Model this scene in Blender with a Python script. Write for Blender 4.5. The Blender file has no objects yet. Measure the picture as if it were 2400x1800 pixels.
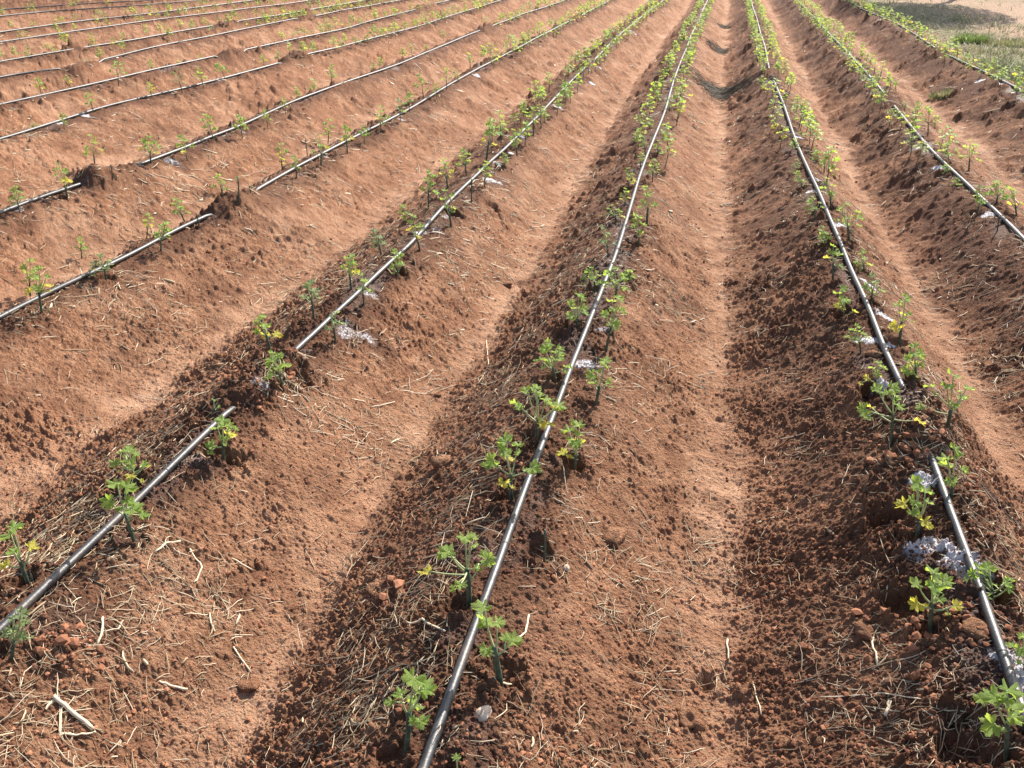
import bpy, math, random
import numpy as np
from mathutils import Vector, Matrix, Euler

# ------------------------------------------------------------------ camera, sky, sun, exposure
sc = bpy.context.scene
C = sc.collection
H = 1.25                                   # eye height above the bed crests
FPX = 1950.0                               # focal length in photo pixels (2400 wide)
PITCH = math.atan(1070.0 / FPX)
YAW = math.atan(505.0 / (FPX / math.cos(PITCH)))
cam_d = bpy.data.cameras.new("camera")
cam_d.sensor_width = 36.0
cam_d.lens = FPX / 2400.0 * 36.0
cam_d.clip_start = 0.05
cam_d.clip_end = 2000.0
cam = bpy.data.objects.new("camera", cam_d)
C.objects.link(cam)
cam.location = (0, 0, H)
cam.rotation_euler = (math.pi / 2 - PITCH, 0, YAW)
sc.camera = cam

SUN_EL = math.radians(39.0)
SUN_AZ = math.radians(70.0)                # measured from +X (across the beds) towards +Y (along them)
w = bpy.data.worlds.new("World")
sc.world = w
w.use_nodes = True
nt = w.node_tree
nt.nodes.clear()
wo = nt.nodes.new("ShaderNodeOutputWorld")
bg = nt.nodes.new("ShaderNodeBackground")
sky = nt.nodes.new("ShaderNodeTexSky")
sky.sky_type = 'NISHITA'
sky.sun_disc = False
sky.sun_elevation = SUN_EL
sky.sun_rotation = math.pi / 2 - SUN_AZ
sky.dust_density = 2.0
bg.inputs[1].default_value = 0.115
nt.links.new(sky.outputs[0], bg.inputs[0])
nt.links.new(bg.outputs[0], wo.inputs[0])

sun_d = bpy.data.lights.new("sun", 'SUN')
sun_d.energy = 4.6
sun_d.angle = math.radians(0.5)
sun_d.color = (1.0, 0.93, 0.84)
sun = bpy.data.objects.new("sun", sun_d)
C.objects.link(sun)
SUN_DIR = Vector((math.cos(SUN_EL) * math.cos(SUN_AZ), math.cos(SUN_EL) * math.sin(SUN_AZ), math.sin(SUN_EL)))
sun.rotation_euler = SUN_DIR.to_track_quat('Z', 'Y').to_euler()
sc.view_settings.view_transform = 'Standard'
sc.view_settings.look = 'None'
sc.view_settings.exposure = 0.92
sc.view_settings.gamma = 1.0

random.seed(7)
rng = np.random.default_rng(7)

# ------------------------------------------------------------------ helpers
cs, sn = math.cos(PITCH), math.sin(PITCH)
cy_, sy_ = math.cos(YAW), math.sin(YAW)
FWD = np.array([-sy_ * cs, cy_ * cs, -sn])
RGT = np.array([cy_, sy_, 0.0])
UPV = np.cross(RGT, FWD)


def ray(px, py):
    return FWD * FPX + RGT * (px - 1200.0) - UPV * (py - 900.0)


def at(px, py, z=0.0):
    """A photo pixel turned into the point of the level plane z that it shows."""
    d = ray(px, py)
    k = (z - H) / d[2]
    return np.array([d[0] * k, d[1] * k, z])


def project(p):
    q = np.asarray(p, float) - np.array([0, 0, H])
    zc = q @ FWD
    return 1200 + FPX * (q @ RGT) / zc, 900 - FPX * (q @ UPV) / zc


def _hash(ix, iy, seed):
    h = (ix.astype(np.int64) * 374761393 + iy.astype(np.int64) * 668265263 + seed * 1274126177) & 0xFFFFFFFF
    h = ((h ^ (h >> 13)) * 1274126177) & 0xFFFFFFFF
    h = h ^ (h >> 16)
    return (h & 0xFFFFFF).astype(np.float32) / np.float32(0xFFFFFF)


def vnoise(x, y, s, seed=0):
    x = x / s
    y = y / s
    ix = np.floor(x); iy = np.floor(y)
    fx = x - ix; fy = y - iy
    fx = fx * fx * fx * (fx * (fx * 6 - 15) + 10)
    fy = fy * fy * fy * (fy * (fy * 6 - 15) + 10)
    a = _hash(ix, iy, seed); b = _hash(ix + 1, iy, seed)
    c = _hash(ix, iy + 1, seed); d = _hash(ix + 1, iy + 1, seed)
    return (a * (1 - fx) + b * fx) * (1 - fy) + (c * (1 - fx) + d * fx) * fy * 1.0 if False else \
        (a + (b - a) * fx) + ((c + (d - c) * fx) - (a + (b - a) * fx)) * fy


def fbm(x, y, s, octv=3, seed=0, gain=0.5):
    t = 0; amp = 1.0; n = 0
    for o in range(octv):
        ca, sa = math.cos(0.7 * o + .3), math.sin(0.7 * o + .3)
        t = t + amp * (vnoise(x * ca - y * sa, x * sa + y * ca, s / (2.03 ** o), seed + 17 * o) * 2 - 1)
        n += amp
        amp *= gain
    return t / n


def lumps(x, y, cell, density, seed=0, rmin=.25, rmax=.5):
    """Separate rounded crumbs: height 0..1 (times the crumb's radius in cells)."""
    gx = np.floor(x / cell); gy = np.floor(y / cell)
    out = np.zeros_like(x)
    for dx in (-1, 0, 1):
        for dy in (-1, 0, 1):
            ix = gx + dx; iy = gy + dy
            h0 = _hash(ix, iy, seed); h1 = _hash(ix, iy, seed + 1); h2 = _hash(ix, iy, seed + 2); h3 = _hash(ix, iy, seed + 3)
            px = (ix + h0) * cell; py = (iy + h1) * cell
            r = (rmin + (rmax - rmin) * h3) * cell
            q = 1 - ((x - px) ** 2 + (y - py) ** 2) / (r * r)
            v = np.sqrt(np.maximum(q, 0)) * (r / cell) * (h2 < density)
            out = np.maximum(out, v)
    return out


def sstep(a, b, x):
    t = np.clip((x - a) / (b - a), 0, 1)
    return t * t * (3 - 2 * t)


# ------------------------------------------------------------------ bed crests, read off the drip lines
# bed number 1 is the one beside the grass verge; each list is a pipe's visible runs
RUNS = [
    [[(1987, 0), (2027, 24), (2106, 56), (2193, 114)], [(2215, 127), (2294, 163), (2400, 217)]],
    [[(1868, 0), (1900, 33), (1954, 90), (2027, 166), (2074, 226)], [(2092, 246), (2143, 302), (2215, 387), (2298, 467), (2400, 564)]],
    [[(1759, 0), (1781, 69), (1804, 163)], [(1813, 188), (1860, 318), (1915, 441), (1982, 600), (2041, 745), (2121, 938)],
     [(2175, 1059), (2229, 1200), (2309, 1417), (2385, 1634), (2440, 1790)]],
    [[(1658, 0), (1629, 65), (1600, 130), (1559, 253), (1505, 398), (1443, 600), (1343, 846), (1285, 1009), (1212, 1195), (1133, 1421), (1053, 1616), (995, 1800)]],
    [[(1556, 0), (1462, 72), (1390, 141)], [(1375, 154), (1252, 282), (1089, 441), (932, 600), (800, 720), (673, 835)],
     [(557, 940), (427, 1063), (286, 1198), (137, 1337), (0, 1478)]],
    [[(1429, 0), (1364, 36)], [(1343, 45), (1216, 112), (1118, 163), (959, 257), (800, 338), (687, 398), (593, 452)],
     [(506, 499), (373, 557), (300, 600), (235, 629), (87, 694), (0, 739)]],
    [[(1321, 2), (1234, 31), (1151, 61)], [(1126, 71), (945, 145), (800, 197), (687, 239), (579, 289), (434, 345), (315, 392)],
     [(203, 429), (90, 467), (0, 501)]],
    [[(1170, 2), (981, 61), (800, 111), (709, 130)], [(665, 145), (427, 208), (221, 257), (0, 322)]],
    [[(1060, 0), (1000, 14)], [(975, 22), (800, 69), (700, 90), (566, 119)], [(512, 130), (362, 161), (167, 208), (0, 246)]],
    [[(940, 0), (800, 25), (734, 38)], [(698, 43), (542, 74), (362, 111), (228, 143)], [(154, 161), (80, 168), (0, 181)]],
    [[(870, 2), (800, 14), (700, 28), (553, 51)], [(503, 60), (253, 103), (0, 145)]],
    [[(734, 0), (560, 23), (376, 45), (180, 72), (0, 98)]],
    [[(600, 0), (390, 27), (200, 47), (0, 76)]],
    [[(480, 0), (307, 14), (108, 27), (0, 38)]],
    [[(360, 0), (180, 10), (0, 22)]],
]
NR = len(RUNS)
YT = np.arange(-6.0, 420.0, 0.05)
CREST = []
SEGW = []                                   # world (y0, y1) of the visible runs
for runs in RUNS:
    pts = []
    segs = []
    for run in runs:
        ww = [at(px, py, 0.012) for px, py in run]
        ys = [p[1] for p in ww]
        segs.append((min(ys), max(ys)))
        pts += ww
    pts.sort(key=lambda p: p[1])
    ys = np.array([p[1] for p in pts]); xs = np.array([p[0] for p in pts])
    k = np.ones(9) / 9
    tab = np.interp(YT, ys, xs)
    # beyond what is seen the bed runs on straight
    tab = np.convolve(np.pad(tab, 4, mode='edge'), k, mode='valid')
    CREST.append(tab)
    SEGW.append(sorted(segs))
# unseen beds further to the far side
for j in range(8):
    CREST.append(CREST[-1] - 1.02 + 0.0 * YT)
    SEGW.append([])
# keep neighbouring beds a believable distance apart
for i in range(1, len(CREST)):
    CREST[i] = np.minimum(CREST[i], CREST[i - 1] - 0.62)
CREST = np.array(CREST)
FRINGE = CREST[0] + 0.55                    # foot of the first bed, where the grass begins


def crest_x(i, y):
    return np.interp(y, YT, CREST[i])


# soil thrown over each pipe to hold it down: (bed, y centre, half length)
MOUNDS = []
for i, segs in enumerate(SEGW):
    for (a0, a1), (b0, b1) in zip(segs[:-1], segs[1:]):
        MOUNDS.append((i, 0.5 * (a1 + b0), max(0.08, 0.5 * (b0 - a1))))

PITS = []                                   # planting holes, filled in below: (x, y, r, depth)
HEAPS = []                                  # loose heaps (x, y, r, h)


def bed_coords(x, y):
    """Nearest crest's index, signed distance from it and that distance over the half spacing."""
    idx = np.clip(((y - YT[0]) / 0.05), 0, len(YT) - 2)
    i0 = idx.astype(np.int32); fr = (idx - i0)
    best = np.full(x.shape, 1e9); bi = np.zeros(x.shape, np.int32); sd = np.zeros(x.shape); half = np.ones(x.shape)
    n = len(CREST)
    cols = []
    for i in range(n):
        cols.append(CREST[i][i0] * (1 - fr) + CREST[i][i0 + 1] * fr)
    for i in range(n):
        d = x - cols[i]
        a = np.abs(d)
        m = a < best
        right = (cols[i - 1] - cols[i]) if i > 0 else np.full(x.shape, 1.06)
        left = (cols[i] - cols[i + 1]) if i < n - 1 else np.full(x.shape, 1.06)
        hf = 0.5 * np.where(d > 0, right, left)
        best = np.where(m, a, best); bi = np.where(m, i, bi); sd = np.where(m, d, sd); half = np.where(m, hf, half)
    return bi, sd, half, cols[0]


DEPTH = 0.215


def base_height(x, y):
    bi, sd, half, c0 = bed_coords(x, y)
    wob = fbm(x, y, 0.45, 2, 5) * 0.035
    t = np.clip((np.abs(sd) + wob) / half, 0, 1.2)
    q = np.clip((t - 0.04) / 0.92, 0, 1)
    S = 0.3 * q + 0.7 * (0.5 - 0.5 * np.cos(math.pi * q))
    amp = DEPTH * (1 + 0.14 * fbm(x * 0.3, y, 1.1, 2, 9)) * (0.86 + 0.14 * np.clip(half / 0.5, .8, 1.5))
    h = -amp * S
    # long swells
    h = h + 0.012 * fbm(x, y, 0.6, 2, 21)
    # verge beyond the first bed
    g = sstep(0.30, 0.75, x - c0)
    h = h * (1 - g) + (-0.14 + 0.02 * fbm(x, y, 0.9, 2, 33)) * g
    ft = t + 0.16 * fbm(x, y, 0.20, 4, 13, .6) + 0.12 * fbm(x, y, 0.7, 2, 14)
    fl = np.where(sd > 0, sstep(0.62, 1.08, ft), sstep(0.84, 1.0, ft)) * (1 - g)
    return h, bi, sd, half, t, fl, g


def features(x, y, h, mounds=True):
    loose = np.zeros_like(x)
    for (i, yc, hl) in (MOUNDS if mounds else []):
        xc = float(crest_x(i, yc))
        m = (np.abs(y - yc) < hl + 0.25) & (np.abs(x - xc) < 0.4)
        if not m.any():
            continue
        xx, yy = x[m], y[m]
        cx = np.interp(yy, YT, CREST[i])
        e = np.exp(-(((xx - cx) / 0.105) ** 2 + (np.maximum(np.abs(yy - yc) - hl * 0.75, 0) / 0.05) ** 2))
        h[m] += e * 0.036
        loose[m] = np.maximum(loose[m], sstep(.15, .8, e))
    for (xc, yc, r, hh) in (HEAPS if mounds else []):
        m = ((x - xc) ** 2 + (y - yc) ** 2) < (2.2 * r) ** 2
        if not m.any():
            continue
        e = np.exp(-((x[m] - xc) ** 2 + (y[m] - yc) ** 2) / (r * r))
        h[m] += e * hh * .55
        loose[m] = np.maximum(loose[m], e)
    for (xc, yc, r, dd) in PITS:
        m = ((x - xc) ** 2 + (y - yc) ** 2) < (2.4 * r) ** 2
        if not m.any():
            continue
        xx, yy = x[m], y[m]
        rr = np.sqrt((xx - xc) ** 2 + (yy - yc) ** 2) / r * (1 + 0.45 * fbm(xx, yy, 0.035, 2, 77))
        e = 1 - sstep(0.55, 1.0, rr)
        rim = np.exp(-((rr - 1.35) / 0.3) ** 2)
        h[m] += -dd * e + 0.25 * dd * rim
        loose[m] = np.maximum(loose[m], rim * .8)
    return h, loose


def height(x, y, fine=True, mounds=True):
    x = np.asarray(x, float); y = np.asarray(y, float)
    sh = x.shape
    x = x.ravel(); y = y.ravel()
    h, bi, sd, half, t, fl, g = base_height(x, y)
    h, loose = features(x, y, h, mounds)
    if fine:
        dist = np.sqrt(x * x + y * y)
        rough = (1 - 0.52 * fl) * (1 - 0.55 * g)
        patch = 0.55 + 0.8 * np.clip(fbm(x, y, 0.30, 3, 41) + .25, 0, 1) + 0.6 * loose
        # the lee side of each bed is crumblier than the weathered side facing the sun
        side = 1 + 0.45 * sstep(0.05, -0.15, sd)
        r = rough * patch * side
        near_ = 1 - sstep(3.0, 5.5, dist)
        far = sstep(3.0, 9.0, dist)
        h = h + r * 0.008 * fbm(x, y, 0.085, 3, 51, .55)
        h = h + r * 0.0075 * fbm(x, y, 0.026, 3, 55, .66)
        h = h + r * 0.022 * lumps(x, y, 0.036, 0.28, 61)
        h = h + r * near_ * 0.017 * lumps(x, y, 0.0155, 0.6, 71)
        h = h + r * near_ * 0.011 * lumps(x, y, 0.0085, 0.7, 75)
        h = h - r * 0.012 * lumps(x, y, 0.05, 0.45, 77, .15, .4)
        h = h + rough * (0.5 + loose) * 0.05 * lumps(x, y, 0.11, 0.10, 81, .12, .26)
        mid_ = sstep(1.8, 3.0, dist)
        h = h + r * mid_ * 0.028 * lumps(x, y, 0.055, 0.4, 85, .2, .42)
        off_c = sstep(.02, .09, np.abs(sd))
        h = h + off_c * r * far * 0.085 * lumps(x, y, 0.11, 0.4, 91, .2, .42) + r * far * 0.022 * fbm(x, y, 0.16, 3, 92, .6)
        fq = fl * (1 - g)
        h = h + fq * 0.010 * fbm(x * .8, y * 1.5, 0.10, 3, 95) + fq * 0.0016 * fbm(x, y, .02, 2, 96)
        h = h - fq * 0.016 * lumps(x, y, 0.16, 0.5, 97, .2, .4)
        h = h + g * 0.012 * fbm(x, y, 0.12, 3, 99)
    return h.reshape(sh)


def ground_at(px, py, it=6):
    z = 0.0
    for _ in range(it):
        p = at(px, py, z)
        z = float(height(np.array([p[0]]), np.array([p[1]]), False)[0])
    p = at(px, py, z)
    return p


# ------------------------------------------------------------------ materials
def new_mat(name):
    m = bpy.data.materials.new(name)
    m.use_nodes = True
    n = m.node_tree
    n.nodes.clear()
    out = n.nodes.new("ShaderNodeOutputMaterial")
    return m, n, out


class NB:
    """Small wrapper that keeps the node code short."""
    def __init__(s, n):
        s.n = n

    def node(s, t, **kw):
        o = s.n.nodes.new(t)
        for k, v in kw.items():
            setattr(o, k, v)
        return o

    def link(s, a, b):
        s.n.links.new(a, b)

    def val(s, sock, v):
        if hasattr(v, 'is_linked') or isinstance(v, bpy.types.NodeSocket):
            s.link(v, sock)
        else:
            sock.default_value = v

    def mix(s, f, a, b, mode='MIX'):
        o = s.node('ShaderNodeMix', data_type='RGBA', blend_type=mode)
        s.val(o.inputs[0], f)
        s.val(o.inputs[6], a if not isinstance(a, tuple) else (*a, 1))
        s.val(o.inputs[7], b if not isinstance(b, tuple) else (*b, 1))
        return o.outputs[2]

    def math(s, op, a, b=0.0, clamp=False):
        o = s.node('ShaderNodeMath', operation=op, use_clamp=clamp)
        s.val(o.inputs[0], a)
        s.val(o.inputs[1], b)
        return o.outputs[0]

    def noise(s, scale, detail=3, rough=.55, vec=None, dist=0.0):
        o = s.node('ShaderNodeTexNoise')
        o.inputs['Scale'].default_value = scale
        o.inputs['Detail'].default_value = detail
        o.inputs['Roughness'].default_value = rough
        o.inputs['Distortion'].default_value = dist
        if vec is not None:
            s.link(vec, o.inputs['Vector'])
        return o.outputs[0]

    def ramp(s, f, stops):
        o = s.node('ShaderNodeValToRGB')
        e = o.color_ramp.elements
        while len(e) < len(stops):
            e.new(0.5)
        for k, (p, c) in enumerate(stops):
            e[k].position = p
            e[k].color = (*c, 1) if isinstance(c, tuple) else (c, c, c, 1)
        s.link(f, o.inputs[0])
        return o.outputs[0]

    def attr(s, name):
        return s.node('ShaderNodeAttribute', attribute_name=name)


def soil_material():
    m, n, out = new_mat("red_soil")
    b = NB(n)
    P = b.node('ShaderNodeBsdfPrincipled')
    tc = b.node('ShaderNodeNewGeometry').outputs['Position']
    wet = b.attr('wet').outputs['Fac']; white = b.attr('glint_crust').outputs['Fac']
    sand = b.attr('sand').outputs['Fac']; verge = b.attr('verge').outputs['Fac']; path = b.attr('bare').outputs['Fac']
    n1 = b.noise(9, 5, .62, tc); n2 = b.noise(70, 4, .65, tc); n3 = b.noise(1.3, 3, .5, tc); n4 = b.noise(330, 3, .6, tc)
    dry = b.ramp(n1, [(0.28, (.21, .098, .054)), (.50, (.38, .200, .113)), (.72, (.52, .300, .180))])
    dry = b.mix(b.ramp(n2, [(.42, 0.0), (.62, .55)]), dry, (.19, .080, .042))
    dry = b.mix(b.ramp(n3, [(.4, 0.0), (.7, .35)]), dry, (.47, .220, .115))
    n5 = b.noise(24, 7, .78, tc)
    dry = b.mix(b.ramp(n5, [(.50, 0.0), (.60, .62)]), dry, (.17, .072, .038))
    speck = b.ramp(n4, [(.64, 0.0), (.72, .55)])
    dry = b.mix(speck, dry, (.60, .36, .22))
    sandc = b.mix(b.ramp(n2, [(.35, 0.0), (.7, 1.0)]), (.47, .265, .158), (.62, .395, .258))
    col = b.mix(b.math('MULTIPLY', sand, b.ramp(n1, [(.35, .35), (.6, .95)])), dry, sandc)
    wet_darkc = b.mix(b.ramp(n2, [(.35, 0.0), (.65, 1.0)]), (.060, .028, .017), (.18, .085, .050))
    col = b.mix(wet, col, wet_darkc)  # wet soil round the pipes, and the darkened left sides
    # glints on dripper-wet soil painted into the colour, with some pale salt
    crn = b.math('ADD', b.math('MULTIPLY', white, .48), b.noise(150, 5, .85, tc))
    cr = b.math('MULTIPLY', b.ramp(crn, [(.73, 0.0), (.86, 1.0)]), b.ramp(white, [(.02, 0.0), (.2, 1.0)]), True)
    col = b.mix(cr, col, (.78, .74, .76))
    # verge: straw-coloured litter over grey-brown earth
    vg = b.mix(b.ramp(b.noise(26, 5, .7, tc), [(.42, 0.0), (.58, 1.0)]), (.11, .085, .05), (.42, .34, .21))
    vg = b.mix(b.ramp(b.noise(1.4, 3, .5, tc), [(.45, 0.0), (.62, .5)]), vg, (.17, .19, .075))
    col = b.mix(verge, col, vg)
    col = b.mix(path, col, b.mix(n2, (.36, .235, .155), (.52, .36, .25)))
    b.link(col, P.inputs['Base Color'])
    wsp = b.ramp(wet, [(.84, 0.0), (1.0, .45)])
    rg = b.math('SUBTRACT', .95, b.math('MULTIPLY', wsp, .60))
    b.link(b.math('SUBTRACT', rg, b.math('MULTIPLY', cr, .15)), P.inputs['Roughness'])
    P.inputs['Specular IOR Level'].default_value = .3
    wsp = b.ramp(wet, [(.84, 0.0), (1.0, .45)])
    b.link(b.math('ADD', .16, wsp), P.inputs['Specular IOR Level'])
    bp = b.node('ShaderNodeBump')
    bp.inputs['Distance'].default_value = .0065
    bp.inputs['Strength'].default_value = 1.0
    vo = b.node('ShaderNodeTexVoronoi'); vo.inputs['Scale'].default_value = 210
    wv = b.node('ShaderNodeVectorMath', operation='ADD')
    nw = b.node('ShaderNodeTexNoise'); nw.inputs['Scale'].default_value = 120
    sc2 = b.node('ShaderNodeVectorMath', operation='SCALE'); sc2.inputs[3].default_value = .006
    b.link(tc, nw.inputs['Vector']); b.link(nw.outputs[1], sc2.inputs[0]); b.link(tc, wv.inputs[0]); b.link(sc2.outputs[0], wv.inputs[1])
    b.link(wv.outputs[0], vo.inputs['Vector'])
    hh = b.math('ADD', b.math('MULTIPLY', b.noise(150, 6, .75, tc), 1.0), b.math('MULTIPLY', vo.outputs[0], -.7))
    hh = b.math('ADD', hh, b.math('MULTIPLY', b.noise(30, 7, .78, tc), 2.4))
    hh = b.math('MULTIPLY', hh, b.math('SUBTRACT', 1.0, b.math('MULTIPLY', sand, .2)))
    b.link(hh, bp.inputs['Height'])
    b.link(bp.outputs[0], P.inputs['Normal'])
    b.link(P.outputs[0], out.inputs[0])
    return m


def simple_mat(name, color, rough=.6, spec=.4, var=None, scale=40, bump=0.0):
    m, n, out = new_mat(name)
    b = NB(n)
    P = b.node('ShaderNodeBsdfPrincipled')
    tc = b.node('ShaderNodeTexCoord').outputs['Object']
    f = b.noise(scale, 4, .6, tc)
    c = b.mix(b.ramp(f, [(.35, 0.0), (.65, 1.0)]), color, var or tuple(min(1, k * 1.35) for k in color))
    b.link(c, P.inputs['Base Color'])
    P.inputs['Roughness'].default_value = rough
    P.inputs['Specular IOR Level'].default_value = spec
    if bump:
        bp = b.node('ShaderNodeBump'); bp.inputs['Distance'].default_value = bump
        b.link(f, bp.inputs['Height']); b.link(bp.outputs[0], P.inputs['Normal'])
    b.link(P.outputs[0], out.inputs[0])
    return m


def leaf_mat(name, c1, c2, c3, trans=.52):
    m, n, out = new_mat(name)
    b = NB(n)
    P = b.node('ShaderNodeBsdfPrincipled')
    rnd = b.node('ShaderNodeObjectInfo').outputs['Random']
    tc = b.node('ShaderNodeTexCoord').outputs['Object']
    f = b.noise(45, 3, .5, tc)
    c = b.mix(rnd, c1, c2)
    c = b.mix(b.ramp(f, [(.4, 0.0), (.7, .8)]), c, c3)
    b.link(c, P.inputs['Base Color'])
    P.inputs['Roughness'].default_value = .5
    P.inputs['Specular IOR Level'].default_value = .45
    bp = b.node('ShaderNodeBump'); bp.inputs['Distance'].default_value = .0015
    b.link(b.noise(160, 2, .5, tc), bp.inputs['Height']); b.link(bp.outputs[0], P.inputs['Normal'])
    T = b.node('ShaderNodeBsdfTranslucent')
    b.link(b.mix(1.0, c, (1.25, 1.15, .6), 'MULTIPLY'), T.inputs[0])
    M = b.node('ShaderNodeMixShader'); M.inputs[0].default_value = trans
    b.link(P.outputs[0], M.inputs[1]); b.link(T.outputs[0], M.inputs[2])
    b.link(M.outputs[0], out.inputs[0])
    return m


def attr_mat(name, attr, c1, c2, c3, rough=.55, spec=.35, trans=0.0):
    m, n, out = new_mat(name)
    b = NB(n)
    P = b.node('ShaderNodeBsdfPrincipled')
    f = b.attr(attr).outputs['Fac']
    o = b.node('ShaderNodeValToRGB')
    e = o.color_ramp.elements
    e.new(.5)
    for k, (p, c) in enumerate(((0, c1), (.5, c2), (1, c3))):
        e[k].position = p; e[k].color = (*c, 1)
    b.link(f, o.inputs[0])
    b.link(o.outputs[0], P.inputs['Base Color'])
    P.inputs['Roughness'].default_value = rough
    P.inputs['Specular IOR Level'].default_value = spec
    if trans:
        T = b.node('ShaderNodeBsdfTranslucent'); b.link(o.outputs[0], T.inputs[0])
        M = b.node('ShaderNodeMixShader'); M.inputs[0].default_value = trans
        b.link(P.outputs[0], M.inputs[1]); b.link(T.outputs[0], M.inputs[2]); b.link(M.outputs[0], out.inputs[0])
    else:
        b.link(P.outputs[0], out.inputs[0])
    return m


def pipe_material():
    m, n, out = new_mat("black_pipe")
    b = NB(n)
    P = b.node('ShaderNodeBsdfPrincipled')
    tc = b.node('ShaderNodeNewGeometry').outputs['Position']
    f = b.noise(14, 5, .65, tc)
    g = b.noise(150, 3, .6, tc)
    c = b.mix(b.ramp(f, [(.42, 0.0), (.72, .6)]), (.020, .021, .024), (.12, .085, .065))
    c = b.mix(b.ramp(g, [(.6, 0.0), (.75, .35)]), c, (.20, .13, .10))
    b.link(c, P.inputs['Base Color'])
    b.link(b.math('ADD', .38, b.math('MULTIPLY', g, .2)), P.inputs['Roughness'])
    P.inputs['Specular IOR Level'].default_value = .85
    bp = b.node('ShaderNodeBump'); bp.inputs['Distance'].default_value = .0006
    b.link(g, bp.inputs['Height']); b.link(bp.outputs[0], P.inputs['Normal'])
    b.link(P.outputs[0], out.inputs[0])
    return m


M_SOIL = soil_material()
M_PIPE = pipe_material()
M_LEAF = leaf_mat("green_leaf", (.25, .43, .08), (.36, .51, .13), (.46, .58, .20))
M_LEAFY = leaf_mat("yellow_leaf", (.74, .70, .13), (.80, .68, .14), (.55, .64, .13))
M_LEAFG = leaf_mat("grey_leaf", (.22, .33, .15), (.30, .40, .20), (.38, .46, .26))
M_STEM = simple_mat("dark_stem", (.028, .052, .038), .5, .4, (.10, .13, .08), 60)
M_PET = simple_mat("pale_stalk", (.30, .38, .15), .5, .4, (.46, .48, .26), 60)
M_STONE = simple_mat("pale_stone", (.50, .36, .26), .8, .3, (.66, .54, .42), 60, .002)
M_STRAW = attr_mat("dry_straw", "tone", (.26, .18, .10), (.56, .42, .26), (.82, .70, .50), .5, .4, .12)
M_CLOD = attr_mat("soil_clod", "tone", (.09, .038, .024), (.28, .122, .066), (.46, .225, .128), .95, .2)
M_GRASS = attr_mat("grass_blade", "tone", (.46, .39, .23), (.24, .25, .11), (.22, .34, .08), .55, .3, .3)


# ------------------------------------------------------------------ mesh builders
def mesh_from(name, V, F, mats, smooth=True, fmat=None, attrs=None):
    """V (n,3) array, F (m,3) or (m,4) array of indices."""
    me = bpy.data.meshes.new(name)
    V = np.asarray(V, np.float32); F = np.asarray(F, np.int32)
    k = F.shape[1]
    me.vertices.add(len(V)); me.vertices.foreach_set('co', V.ravel())
    me.loops.add(F.size); me.loops.foreach_set('vertex_index', F.ravel())
    me.polygons.add(len(F))
    me.polygons.foreach_set('loop_start', np.arange(0, F.size, k, dtype=np.int32))
    me.polygons.foreach_set('loop_total', np.full(len(F), k, np.int32))
    me.polygons.foreach_set('use_smooth', np.full(len(F), smooth, bool))
    if fmat is not None:
        me.polygons.foreach_set('material_index', np.asarray(fmat, np.int32))
    for m in mats:
        me.materials.append(m)
    if attrs:
        for an, av in attrs.items():
            a = me.attributes.new(an, 'FLOAT', 'POINT')
            a.data.foreach_set('value', np.asarray(av, np.float32))
    me.update(calc_edges=True)
    return me


def link(name, me, parent=None, **props):
    o = bpy.data.objects.new(name, me)
    C.objects.link(o)
    if parent is not None:
        o.parent = parent
    for k, v in props.items():
        o[k] = v
    return o


def tube(pts, radii, sides=8, cap=True):
    pts = np.asarray(pts, float)
    n = len(pts)
    tan = np.gradient(pts, axis=0)
    tan /= np.linalg.norm(tan, axis=1)[:, None] + 1e-9
    ref = np.array([0, 0, 1.0]) if abs(tan[0][2]) < .9 else np.array([1.0, 0, 0])
    V = []
    for i in range(n):
        a = np.cross(tan[i], ref); a /= np.linalg.norm(a) + 1e-9
        bb = np.cross(a, tan[i])
        for k in range(sides):
            th = 2 * math.pi * k / sides
            V.append(pts[i] + radii[i] * (math.cos(th) * a + math.sin(th) * bb))
    F = []
    for i in range(n - 1):
        for k in range(sides):
            k2 = (k + 1) % sides
            F.append((i * sides + k, i * sides + k2, (i + 1) * sides + k2, (i + 1) * sides + k))
    if cap:
        V.append(pts[0]); V.append(pts[-1])
        c0 = len(V) - 2; c1 = len(V) - 1
        for k in range(sides):
            k2 = (k + 1) % sides
            F.append((c0, k2, k, c0)) if False else F.append((k2, k, c0, c0))
            F.append(((n - 1) * sides + k, (n - 1) * sides + k2, c1, c1))
    return V, F


class Acc:
    def __init__(s):
        s.V = []; s.F = []; s.M = []

    def add(s, V, F, mi=0):
        o = len(s.V)
        s.V += [tuple(v) for v in V]
        for f in F:
            ff = []
            for i in f:
                if i + o not in ff:
                    ff.append(i + o)
            s.F.append(ff); s.M.append(mi)

    def mesh(s, name, mats, smooth=True):
        me = bpy.data.meshes.new(name)
        me.from_pydata(s.V, [], s.F)
        for m in mats:
            me.materials.append(m)
        me.polygons.foreach_set('material_index', s.M)
        me.polygons.foreach_set('use_smooth', [smooth] * len(s.F))
        me.update()
        return me


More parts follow.
